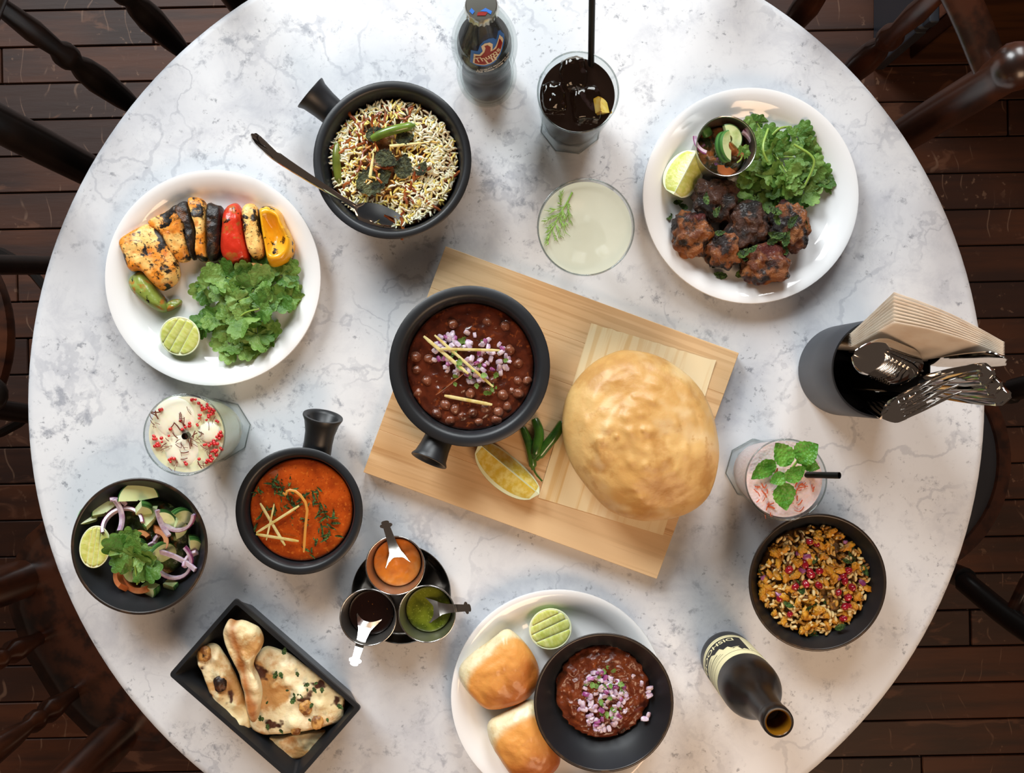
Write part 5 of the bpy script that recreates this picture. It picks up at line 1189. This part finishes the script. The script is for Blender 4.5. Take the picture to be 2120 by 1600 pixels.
for x, y, n, s in [(1050, 560, 7, 45), (800, 700, 6, 40), (490, 790, 3, 45), (390, 965, 4, 30), (1250, 1010, 14, 70), (1240, 1080, 10, 60), (1180, 1230, 9, 60), (1330, 850, 6, 35), (1300, 620, 2, 20), (920, 290, 3, 20), (1080, 350, 6, 35), (1150, 420, 6, 35), (1220, 490, 5, 30), (560, 1230, 4, 30), (800, 1310, 2, 20), (380, 440, 3, 25), (300, 880, 4, 30), (340, 1010, 3, 20), (710, 615, 1, 4), (1000, 690, 2, 15)]:
    for _ in range(n): bs.append((ZS(x + rr.gauss(0, s), y + rr.gauss(0, s), .1228 + .002 * rr.random()), None))
scatter('red_bead', BE, bs, 'tiny red bead floating on the pale cocktail', 'garnish', 'red beads on the pale cocktail')
PT = [tube('petal_thread', smooth_path([(-.5, 0, 0), (0, .08 * (-1) ** s, .05), (.5, .0, 0)], 1), .035 + .02 * s, m_petal, 5, flat=.5) for s in range(3)]
ps = []
for x, y, n, s in [(740, 660, 9, 60), (720, 1040, 9, 70), (900, 950, 8, 60), (1020, 860, 8, 40), (1150, 1120, 8, 50), (330, 560, 5, 50), (310, 680, 3, 25), (620, 1290, 6, 50), (480, 990, 4, 50), (1080, 1280, 4, 40), (620, 930, 3, 60), (880, 480, 2, 30), (1060, 620, 4, 60)]:
    for _ in range(n): ps.append((ZS(x + rr.gauss(0, s), y + rr.gauss(0, s), .1240 + .0015 * rr.random()), None))
scatter('petal_thread', PT, ps, 'brown dried petal thread floating on the pale cocktail', 'garnish', 'petal threads on the pale cocktail', .3, .004, .010)
straw(ZS(1010, 790, .085), ZS(780, 862, .130), 'short black straw sticking out of the pale cocktail')

# frothy pink drink
m_froth = M('pink_froth', 'F2E2DF', .4, [dict(scale=60, detail=3, lo=.45, hi=.7, col='EAD0CE'), dict(kind='voronoi', scale=380, lo=.0, hi=.25, col='DDBFC0', amt=.5)], bump=dict(kind='voronoi', scale=330, str=.4, d=.0012), sss=.3)
drink(g3, .122, m_froth, 'frothy pink drink in the right tumbler', 'pink_drink', amp=.0006, rings=12)
ZM = lambda x, y, h: P(1480 + x / 3.266, 880 + y / 3.266, h)
ms = thing('mint_sprig', 'fresh mint sprig on the frothy pink drink', 'herb', ZM(520, 330, .126))
o0 = ms.location.copy()
for k, (bx, by, tx, ty, hb, ht, w) in enumerate([(505, 268, 405, 118, .136, .140, 1.0), (545, 228, 700, 130, .138, .142, 1.15), (405, 240, 240, 360, .128, .127, .75), (478, 372, 612, 275, .140, .146, .85), (585, 252, 712, 292, .134, .134, .85), (478, 340, 368, 388, .138, .139, .95), (452, 385, 475, 575, .136, .134, 1.05), (555, 255, 608, 218, .142, .146, .9)]):
    a = ZM(bx, by, hb); b = ZM(tx, ty, ht); d = b - a; L = d.length
    o = obj('leaf', MINT[k % 3], ms, a - o0, scale=(L, L * w * 1.15, L))
    o.rotation_euler = Euler((rnd(-.25, .25), -math.asin(max(-1, min(1, d.z / L))), math.atan2(d.y, d.x)))
obj('stem', tube('stem', [ZM(560, 240, .141) - o0, ZM(500, 320, .137) - o0, ZM(470, 330, .120) - o0], .0013, m_stem, 6), ms)
straw(ZM(560, 335, .112), ZM(842, 340, .150), 'black straw pointing right out of the pink drink')
m_petalr = M('red_petal', 'A8263A', .5, [dict(scale=150, lo=.4, hi=.6, col='D8732A')])
PR = [tube('petal_shred', smooth_path([(-.5, 0, 0), (0, .1 * (-1) ** s, .05), (.5, 0, 0)], 1), .05 + .04 * s, m_petalr, 5, flat=.4) for s in range(3)]
ps = []
for x, y, n, s in [(330, 420, 7, 30), (350, 520, 9, 40), (400, 570, 4, 40), (560, 400, 8, 30), (580, 440, 6, 30), (600, 480, 5, 40), (540, 520, 5, 30), (310, 230, 1, 5), (280, 430, 3, 20), (410, 310, 3, 15), (670, 430, 1, 10), (540, 590, 2, 15)]:
    for _ in range(n): ps.append((ZM(x + rr.gauss(0, s), y + rr.gauss(0, s), .1232 + .0015 * rr.random()), None))
scatter('petal_shred', PR, ps, 'red and orange petal shred on the pink froth', 'garnish', 'petal shreds on the pink froth', .2, .003, .008)

# ---------------------------------------------------------------- coupe
hcp = .118; pc = P(1213, 470, hcp); Rcp = S(101, hcp)
cp = thing('coupe_glass', 'stemmed coupe glass of pale green cocktail', 'glass', (pc.x, pc.y, TZ))
out = [(Rcp * .985, .118), (Rcp, .1165), (Rcp * .985, .104), (Rcp * .90, .091), (Rcp * .70, .081), (Rcp * .40, .0745), (.010, .071)]
inn = [(.008, .0745), (Rcp * .40, .0768), (Rcp * .69, .083), (Rcp * .885, .0925), (Rcp * .968, .105), (Rcp * .972, .1165)]
obj('glass_bowl', lathe('glass_bowl', [(0, .071)] + out[::-1] + inn[::-1] + [(0, .0745)], m_glass, 72, 60), cp)
obj('stem', lathe('stem', [(0, .0045), (.009, .005), (.0065, .010), (.0055, .03), (.0055, .055), (.008, .067), (.0115, .0708), (0, .0709)], m_glassrim, 32, 60), cp)
obj('rim', lathe('rim', [(Rcp * .985 + .0009 * math.cos(a), .1175 + .0009 * math.sin(a)) for a in [2 * PI * i / 8 for i in range(9)]], m_glassrim, 72, 180), cp)
obj('foot', lathe('foot', [(0, 0), (.032, 0), (.033, .001), (.031, .0022), (.012, .0035), (.008, .0048), (0, .0048)], m_glass, 48, 60), cp)
m_coupe = M('pale_green_cocktail', 'E0E1CC', .1, [dict(scale=30, detail=2, lo=.4, hi=.68, col='DADCC8', amt=.6)], alpha=.6)
obj('green_cocktail', lathe('green_cocktail', [(0, .0748)] + [(r * .985, z + .0004) for r, z in inn[:4]] + [(Rcp * .955, .1055), (Rcp * .962, .1095), (Rcp * .960, .110), (0, .110)], m_coupe, 64, 50), None, cp.location, label='cloudy pale green cocktail filling the coupe', cat='drink')
ZD = lambda x, y, h=.1110: P(1100 + x / 6.957, 360 + y / 6.957, h)
m_dill = M('dill', '7FA346', .45, [dict(scale=60, lo=.4, hi=.7, col='93B85A')])
dl = thing('dill_sprig', 'feathery dill sprig floating on the coupe', 'herb', ZD(590, 265)); o0 = dl.location.copy()
ax = [ZD(x, y, .1112) - o0 for x, y in ((590, 265), (520, 410), (420, 560), (340, 720), (260, 870), (190, 1000))]
obj('stem', tube('stem', smooth_path(ax, 1), [.0011 - .0008 * i / (len(smooth_path(ax, 1)) - 1) for i in range(len(smooth_path(ax, 1)))], m_dill, 6), dl)
rr = random.Random(9)
for (bx, by, tx, ty) in [(520, 410, 560, 470), (520, 410, 545, 700), (480, 470, 240, 545), (450, 520, 500, 740), (420, 560, 190, 690), (400, 600, 250, 640), (400, 600, 500, 860), (370, 660, 220, 790), (350, 700, 430, 930), (340, 730, 230, 850), (310, 800, 350, 950), (290, 830, 190, 990), (260, 880, 230, 1020), (440, 440, 380, 420), (520, 400, 560, 640), (470, 480, 410, 700), (420, 450, 440, 240), (430, 380, 400, 320)]:
    a = ZD(bx, by, .1114) - o0; b = ZD(tx, ty, .1114 + rr.uniform(0, .002)) - o0; parts = [tube_vf([a, a.lerp(b, .5), b], [.0005, .0004, .0002], 4)]
    d = b - a; n = Vector((-d.y, d.x, 0))
    for k in range(18):
        t0 = rr.uniform(.1, .95); s = rr.choice((-1, 1)); q0 = a.lerp(b, t0); l = d.length * rr.uniform(.2, .4)
        q1 = q0 + d.normalized() * l * .8 + n.normalized() * s * l * .45 + Vector((0, 0, rr.uniform(0, .001)))
        parts.append(tube_vf([q0, q1], [.0003, .00015], 4))
    V, Fc = join_vf(parts); obj('frond', fixn(mesh('frond', V, Fc, m_dill)), dl)

# ---------------------------------------------------------------- bottles
def meridian(prof):
    acc = [0]
    for a, b in zip(prof, prof[1:]): acc.append(acc[-1] + math.hypot(b[0] - a[0], b[1] - a[1]))
    return acc
def on_surface(prof, acc, s):
    s = max(0, min(acc[-1] - 1e-6, s))
    for i in range(len(prof) - 1):
        if acc[i] <= s <= acc[i + 1]:
            t = (s - acc[i]) / max(1e-9, acc[i + 1] - acc[i]); return prof[i][0] + (prof[i + 1][0] - prof[i][0]) * t, prof[i][1] + (prof[i + 1][1] - prof[i][1]) * t
def wrap_me(name, V2, Fc, prof, s0, th0, lift, mat, r0=None):
    acc = meridian(prof); bm = bmesh.new(); vs = [bm.verts.new((x, y, 0)) for x, y in V2]
    for f in Fc:
        try: bm.faces.new([vs[i] for i in f])
        except ValueError: pass
    bmesh.ops.triangulate(bm, faces=bm.faces[:])
    for _ in range(4):
        es = [e for e in bm.edges if e.calc_length() > .0028]
        if not es: break
        bmesh.ops.subdivide_edges(bm, edges=es, cuts=1); bmesh.ops.triangulate(bm, faces=[f for f in bm.faces if len(f.verts) > 3])
    for v in bm.verts:
        r, z = on_surface(prof, acc, s0 + v.co.y); rr_ = r0 or r; th = th0 + v.co.x / rr_
        v.co = Vector(((r + lift) * math.cos(th), (r + lift) * math.sin(th), z + lift * .3))
    me = bpy.data.meshes.new(name); bm.to_mesh(me); bm.free(); me.materials.append(mat); return me
def text_vf(body, size, x, y, rot=0, shear=0, sx=1.0):
    cu = bpy.data.curves.new('lettering', 'FONT'); cu.body = body; cu.size = size; cu.align_x = 'CENTER'; cu.shear = shear; cu.resolution_u = 3
    cu.offset = size * .018
    to = bpy.data.objects.new('lettering', cu); COL.objects.link(to); bpy.context.view_layer.update()
    me = bpy.data.meshes.new_from_object(to.evaluated_get(bpy.context.evaluated_depsgraph_get()))
    c, s = math.cos(rot), math.sin(rot)
    V = [(x + v.co.x * sx * c - v.co.y * s, y + v.co.x * sx * s + v.co.y * c) for v in me.vertices]; Fc = [tuple(p.vertices) for p in me.polygons]
    bpy.data.objects.remove(to); bpy.data.curves.remove(cu); bpy.data.meshes.remove(me)
    return V, Fc
# cola bottle
pb0 = P(1009, 169, 0)
cb = thing('cola_bottle', 'clear glass cola bottle with red and blue logo', 'bottle', pb0)
cprof = [(.0285, 0), (.0318, .004), (.0338, .020), (.0342, .036), (.0325, .055), (.0298, .072), (.0300, .084), (.0330, .105), (.0345, .122), (.0342, .136), (.0322, .152), (.0280, .172), (.0230, .192), (.0180, .210), (.0148, .222), (.0140, .228)]
cs = [cprof[0]] + chaikin(chaikin(cprof))[1:]
obj('glass', lathe('glass', [(0, .004), (.022, .002)] + cs, m_glassgreen, 64, 60), cb)
obj('inner_glass', lathe('inner_glass', [(max(.003, r - .0035), z + .003) for r, z in cs[2:]], m_glassgreen, 48, 60), cb)
m_colab = M('cola_in_bottle', '2E211A', .15, [dict(scale=25, detail=3, lo=.4, hi=.7, col='1C1610')], alpha=.86)
lq = [(r - .0062 - (.009 if .06 < z < .09 else 0), z) for r, z in cprof if .006 < z < .14]  # lower part is cola, upper part shaped to imitate the glass's dark refraction
lq = [(lq[0][0] * .9, .007)] + lq + [(.0262, .140), (.0255, .150), (0, .150)]
obj('cola_and_refraction', lathe('cola_and_refraction', [(0, .007)] + lq, m_colab, 48, 60), None, pb0, label='dark cola in the clear bottle, its upper part standing in for refraction', cat='drink')
m_crown = M('crown_cap_metal', 'C8CCC4', .25, metal=1)
crown = obj('cap', lathe('cap', [(.0152, .2265), (.0163, .2272), (.0158, .232), (.0150, .2355), (.0140, .2372), (0, .2376)], m_crown, 84, 50, lambda a, r, z: 1 + (.045 * math.sin(21 * a) if z < .230 else 0)), cb)
m_blue = M('blue_print', '2F6FC8', .4); m_cream = M('cream_print', 'E8DCC0', .4); m_redpr = M('red_print', '8E2016', .4); m_whitepr = M('white_print', 'EDEDE6', .4)
def cap_mark(pts, mat, parent): 
    obj('cap_print', mesh('cap_print', [(x, y, .2379) for x, y in pts], [tuple(range(len(pts)))], mat, False), parent)
cap_mark([(-.004, -.010), (.004, -.010), (.006, -.007), (.001, -.0065), (-.003, -.007)], m_redpr, crown)
cap_mark([(-.001, -.006), (.005, -.0065), (.009, -.009), (.010, -.006), (.004, -.003)], m_blue, crown)
cap_mark([(-.011, -.006), (-.008, -.009), (-.006, -.006), (-.009, -.003)], m_blue, crown)
KX = .479e-3 / 6.667; KY = .86e-3 / 6.667
LG = lambda pts: [((x - 630) * KX, -(y - 720) * KY) for x, y in pts]
sacc = meridian(cs)
s_ref = next(sacc[i] for i in range(len(cs)) if cs[i][1] >= .1765)
th_ref = -PI / 2 + .2
poly = lambda pts: (LG(pts), [tuple(range(len(pts)))])
blue = [(350, 880), (392, 706), (492, 690), (535, 605), (590, 555), (660, 535), (725, 550), (765, 590), (815, 520), (860, 540), (880, 580), (918, 625), (895, 700), (810, 800), (700, 875), (560, 905), (440, 900)]
cream = [(398, 868), (432, 735), (510, 728), (560, 680), (548, 615), (600, 580), (665, 580), (705, 615), (690, 690), (740, 660), (825, 565), (845, 600), (865, 620), (880, 660), (800, 775), (690, 852), (560, 880), (440, 878)]
red = [(425, 862), (452, 757), (525, 748), (580, 695), (605, 640), (590, 612), (635, 605), (672, 640), (660, 700), (745, 690), (812, 600), (835, 640), (850, 680), (780, 770), (680, 835), (560, 866)]
lg = obj('logo', wrap_me('logo', *poly(blue), cs, s_ref, th_ref, .00035, m_blue), cb)
obj('logo_outline', wrap_me('logo_outline', *poly(cream), cs, s_ref, th_ref, .0007, m_cream), lg)
obj('logo_hand', wrap_me('logo_hand', *poly(red), cs, s_ref, th_ref, .00105, m_redpr), lg)
x, y = LG([(628, 775)])[0]; obj('lettering', wrap_me('lettering', *text_vf('Thums', .0105, x, y - .0012, .52, .25, 1.0), cs, s_ref, th_ref, .0014, m_cream), lg)
x, y = LG([(690, 835)])[0]; obj('lettering', wrap_me('lettering', *text_vf('UP', .0125, x, y - .0004, .50, .25, 1.0), cs, s_ref, th_ref, .0015, m_cream), lg)
x, y = LG([(660, 950)])[0]; obj('lettering', wrap_me('lettering', *text_vf('A QUALITY PRODUCT OF', .0030, x + .003, y + .002, .30, 0, 1.1), cs, s_ref, th_ref, .0006, m_whitepr), lg)
x, y = LG([(640, 985)])[0]; obj('lettering', wrap_me('lettering', *text_vf('The Coca-Cola Co.', .0045, x + .003, y + .0015, .28, .3, 1.1), cs, s_ref, th_ref, .0006, m_whitepr), lg)

# beer bottle
pbb = P(1504, 1360, 0)
m_amber = M('dark_brown_glass', '120C0A', .34, [dict(scale=8, lo=.4, hi=.7, col='1C120E')], bump=dict(scale=300, detail=2, str=.05, d=.0004), coat=.0)
m_amberin = M('amber_glass_inside', '7A4E0C', .25, [dict(scale=30, lo=.4, hi=.7, col='4A2E08')])
m_label = M('cream_paper_label', 'EDE3B4', .6); m_ink = M('black_ink', '1B1A1C', .6)
bb = thing('beer_bottle', 'open dark brown beer bottle with cream label', 'bottle', pbb)
bprof = [(.0285, 0), (.0305, .003), (.0308, .010), (.0308, .118), (.0300, .130), (.0268, .142), (.0215, .152), (.0168, .163), (.0150, .175), (.0142, .195), (.0136, .212), (.0138, .2135), (.0148, .2165), (.0150, .224), (.0146, .2290), (.0136, .2302), (.0122, .2300)]
bsm = bprof[:3] + chaikin(bprof[3:11]) + bprof[11:]
obj('glass', lathe('glass', [(0, .003), (.02, .002)] + bsm, m_amber, 64, 50), bb)
obj('mouth_lining', lathe('mouth_lining', [(.0122, .2300), (.0108, .2285), (.0104, .215), (.0104, .19), (0, .188)], m_amberin, 40, 60), bb)
lb_ = obj('paper_label', lathe('paper_label', [(.0308, .022), (.03105, .0221), (.03105, .100), (.0308, .1001)], m_label, 96, 40), bb)
LP = [(.03105, .02), (.03105, .11)]
def lab(V2, Fc, mat, name, lift): return obj(name, wrap_me(name, V2, Fc, LP, 0, R_(152), lift, mat, .03105), lb_)
rc_ = lambda x0, y0, x1, y1: ([(x0, y0), (x1, y0), (x1, y1), (x0, y1)], [(0, 1, 2, 3)])
# x runs along the circumference (text direction), y up the label
lab(*rc_(-.040, .012, .030, .031), m_ink, 'label_band', .00012)
lab(*text_vf('DISHOOM', .0145, -.004, .0165, 0, 0, .86), m_label, 'lettering', .0003)
ill = [(-.041, .012), (-.041, .064), (-.036, .060), (-.033, .064), (-.030, .052), (-.025, .056), (-.021, .044), (-.015, .047), (-.012, .037), (-.004, .039), (.0, .031), (-.02, .028)]
lab(ill, [tuple(range(len(ill)))], m_ink, 'label_illustration', .00014)
lab(*rc_(-.032, .052, -.022, .0535), m_label, 'label_line', .0003)
for k, (y0, x0, x1, w) in enumerate(((.0365, .002, .034, .0007), (.040, .004, .034, .0005), (.046, -.006, .036, .0016), (.053, -.010, .036, .0005), (.0575, -.012, .036, .0006), (.066, -.044, .038, .0008), (.006, -.044, .036, .0004))):
    lab(*rc_(x0, y0, x1, y0 + w), m_ink, 'label_line', .00016)
x0 = -.052
lab([(x0 + .009 * math.cos(a), .058 + .006 * math.sin(a)) for a in [2 * PI * i / 24 for i in range(24)]], [tuple(range(24))], m_ink, 'label_badge', .00012)
lab([(x0 + .0084 * math.cos(a), .058 + .0055 * math.sin(a)) for a in [2 * PI * i / 24 for i in range(24)]], [tuple(range(24))], m_label, 'label_badge', .0002)

# ---------------------------------------------------------------- cutlery holder
hcu = .122; pcu = P(1824, 763, hcu); Rcu = S(104, hcu)
m_holder = M('graphite_holder', '3C3F45', .5, bump=dict(scale=900, detail=2, str=.08, d=.0004)); m_holderin = M('holder_inside', '121316', .4)
ch = thing('cutlery_holder', 'cylindrical dark grey holder full of cutlery and napkins', 'holder', (pcu.x, pcu.y, TZ))
obj('cylinder', lathe('cylinder', [(0, 0), (Rcu - .002, 0), (Rcu, .002), (Rcu, hcu - .002), (Rcu - .0008, hcu)], m_holder, 80, 50), ch)
obj('lining', lathe('lining', [(Rcu - .0008, hcu), (Rcu - .0025, hcu), (Rcu - .0032, hcu - .002), (Rcu - .0034, .004), (0, .004)], m_holderin, 80, 50), ch)
m_napkin = M('paper_napkin', 'FBF6EE', .8, [dict(scale=40, lo=.4, hi=.7, col='F3EADF')], bump=dict(scale=700, detail=2, str=.2, d=.0004), transl=.55)
nn = 9
for i in range(nn):
    t = i / (nn - 1)
    K = P(1851, 605, .205); Rr_ = P(2080, 709, .185); Lf = P(1762, 690, .128)
    bl = Vector((pcu.x - .025, pcu.y + .032, TZ + .02)); br = Vector((pcu.x + .03, pcu.y + .028, TZ + .02))
    V = []; Fc = []; n1, n2 = 12, 10; base = bl.copy()
    for k in (0, 1):
        for j in range(n2 + 1):
            for ii in range(n1 + 1):
                a = ii / n1; b = j / n2
                left = bl.lerp(Lf, b / .62) if b < .62 else Lf.lerp(K, (b - .62) / .38)
                rim_r = Vector((pcu.x + .044, pcu.y + .016, TZ + .126))
                right = br.lerp(rim_r, b / .62) if b < .62 else rim_r.lerp(Rr_, (b - .62) / .38)
                p_ = left.lerp(right, a) + Vector((0, .004 * math.sin(PI * a) * b + (.0003 if k else 0) - t * (.008 + .020 * max(0, (b - .4) / .6) ** 1.2 * (1 - .8 * a)), 0))
                V.append(p_ - base)
    q_ = (n1 + 1) * (n2 + 1)
    for j in range(n2):
        for ii in range(n1):
            a = j * (n1 + 1) + ii; Fc += [(a, a + 1, a + n1 + 2, a + n1 + 1), (q_ + a, q_ + a + n1 + 1, q_ + a + n1 + 2, q_ + a + 1)]
    for ii in range(n1): a = n2 * (n1 + 1) + ii; Fc.append((a, a + 1, q_ + a + 1, q_ + a))
    for j in range(n2):
        a = j * (n1 + 1); b = a + n1; Fc += [(a, a + n1 + 1, q_ + a + n1 + 1, q_ + a), (b, q_ + b, q_ + b + n1 + 1, b + n1 + 1)]
    word = ('rearmost', 'second', 'third', 'fourth', 'middle', 'sixth', 'seventh', 'eighth', 'frontmost')[i]
    obj('paper_napkin', fixn(mesh('paper_napkin', V, Fc, m_napkin, True, 40)), None, base, label=word + ' cream paper napkin in the stack, counted from the back of the holder', cat='napkin', group='napkins in the holder')
def strip3(name, secs, mat, thick, nq=9):
    """secs: (pos, side*halfwidth, normal, cup)"""
    V = []; Fc = []; n = len(secs)
    for k in (0, 1):
        for (p_, sd, nm, cup) in secs:
            for i in range(nq):
                t = i / (nq - 1) * 2 - 1; V.append(p_ + sd * t + nm * (cup * (1 - t * t) - k * thick))
    q_ = n * nq
    for j in range(n - 1):
        for i in range(nq - 1):
            a = j * nq + i; Fc += [(a, a + 1, a + nq + 1, a + nq), (q_ + a, q_ + a + nq, q_ + a + nq + 1, q_ + a + 1)]
        a = j * nq; b = a + nq - 1; Fc += [(a, a + nq, q_ + a + nq, q_ + a), (b, q_ + b, q_ + b + nq, b + nq)]
    for i in range(nq - 1):
        a = i; b = (n - 1) * nq + i; Fc += [(a, q_ + a, q_ + a + 1, a + 1), (b, b + 1, q_ + b + 1, q_ + b)]
    return fixn(mesh(name, V, Fc, mat, True, 60))
def frame(d, face):
    d = d.normalized(); s = d.cross(face).normalized(); return s, s.cross(d).normalized()
def cup_spoon(base, root, tip, face, label):
    t = thing('table_spoon', label, 'spoon', base, group='spoons in the holder'); b0 = Vector(base)
    s, n = frame(root - base, face); secs = []
    for i in range(7):
        k = i / 6; secs.append((base.lerp(root, k) - b0, s * (.0055 - .0025 * k), n, .0006))
    obj('handle', strip3('handle', secs, m_mirror, .0022, 5), t)
    s, n = frame(tip - root, face); secs = []
    for i in range(15):
        k = i / 14; w = .0215 * (math.sin(PI * (.06 + .92 * k)) ** .62); secs.append((root.lerp(tip, k) - b0 , s * w, n, .0085 * math.sin(PI * (.04 + .94 * k)) ** .8))
    obj('spoon_bowl', strip3('spoon_bowl', secs, m_mirror, .0012, 13), t)
cz = Vector((pcu.x, pcu.y, TZ))
for i in range(6):
    base = cz + Vector((.012 + .003 * i, .002 - .002 * i, .008)); root = P(1866 + 8 * i, 750 + 3 * i, .154 - .004 * i); tip = P(1768 + 10 * i, 733 + 4 * i, .192 - .005 * i)
    cup_spoon(base, root, tip, Vector((-.45, -.25, 1)), ('largest looking spoon, leftmost of the nested spoons', 'second nested spoon from the left', 'third nested spoon from the left', 'fourth nested spoon from the left', 'fifth nested spoon from the left', 'rightmost of the nested spoons')[i] + ' in the holder')
def fork(base, root, tip, face, label):
    t = thing('table_fork', label, 'fork', base, group='forks in the holder'); b0 = Vector(base); s, n = frame(root - base, face)
    obj('handle', strip3('handle', [(base.lerp(root, i / 6) - b0, s * (.0055 - .0025 * i / 6), n, .0006) for i in range(7)], m_mirror, .0022, 5), t)
    s, n = frame(tip - root, face); d = tip - root; secs = []
    for i in range(8):
        k = i / 7; secs.append((root + d * (.45 * k) - b0, s * (.003 + .0095 * math.sin(PI / 2 * min(1, k * 1.5))), n, .003 * math.sin(PI * k * .5)))
    obj('head', strip3('head', secs, m_mirror, .0015, 9), t)
    for q_ in (-.0105, -.0035, .0035, .0105):
        pts = [root + d * k + s * q_ + n * (.0026 * (1 - (q_ / .013) ** 2) - .006 * max(0, k - .5) ** 1.5) - b0 for k in (.44, .6, .8, 1.0)]
        obj('tine', tube('tine', pts, [.0021, .0018, .0015, .0008], m_mirror, 8), t)
for i in range(5):
    base = cz + Vector((-.004 + .004 * i, -.018, .008)); root = P(1826 + 8 * i, 862 - 5 * i, .140 + .002 * i); tip = P(1918 + 16 * i, 822 - 8 * i, .170 + .004 * i)
    fork(base, root, tip, Vector((-.35, .25, 1)), ('lowest and leftmost fork', 'second fork from the bottom left', 'third fork from the bottom left', 'fourth fork from the bottom left', 'uppermost fork, tines pointing right')[i] + ' in the holder')
def knife(base, mid, end, face, label, blade_up=False, wide=.0095):
    t = thing('table_knife', label, 'knife', base, group='knives in the holder'); b0 = Vector(base); s, n = frame(end - mid, face)
    hs_ = []
    for i in range(12):
        k = i / 11; w = wide * (.55 + .45 * math.sin(PI / 2 * min(1, k * 1.3))) * (1 if k < .86 else math.sqrt(max(.05, 1 - ((k - .86) / .14) ** 2)))
        hs_.append((mid.lerp(end, k) - b0, s * w, n, .0004 if blade_up else .0022 * (1 if k < .95 else .4)))
    obj('blade' if blade_up else 'handle', strip3('k', hs_, m_mirror, .0012 if blade_up else .005, 9), t)
    s2, n2 = frame(mid - base, face)
    obj('handle' if blade_up else 'blade', strip3('k', [(base.lerp(mid, i / 5) - b0, s2 * (.008 if not blade_up else .006), n2, .0004) for i in range(6)], m_mirror, .0014 if not blade_up else .004, 5), t)
knife(cz + Vector((.0, .018, .01)), P(1930, 752, .128), P(2082, 742, .205), Vector((-.2, -.75, .6)), 'broad shiny knife blade against the napkins', True, .013)
knife(cz + Vector((-.01, .004, .01)), P(1905, 790, .128), P(2054, 772, .205), Vector((-.5, -.15, 1)), 'upper knife handle leaning right, just below the broad blade', False, .0105)
knife(cz + Vector((-.012, -.006, .01)), P(1925, 806, .128), P(2070, 796, .20), Vector((-.5, -.1, 1)), 'middle knife handle leaning right out of the holder')
knife(cz + Vector((-.014, -.014, .01)), P(1935, 812, .130), P(2088, 820, .20), Vector((-.5, -.2, 1)), 'lowest knife handle leaning right past the table edge', False, .0105)
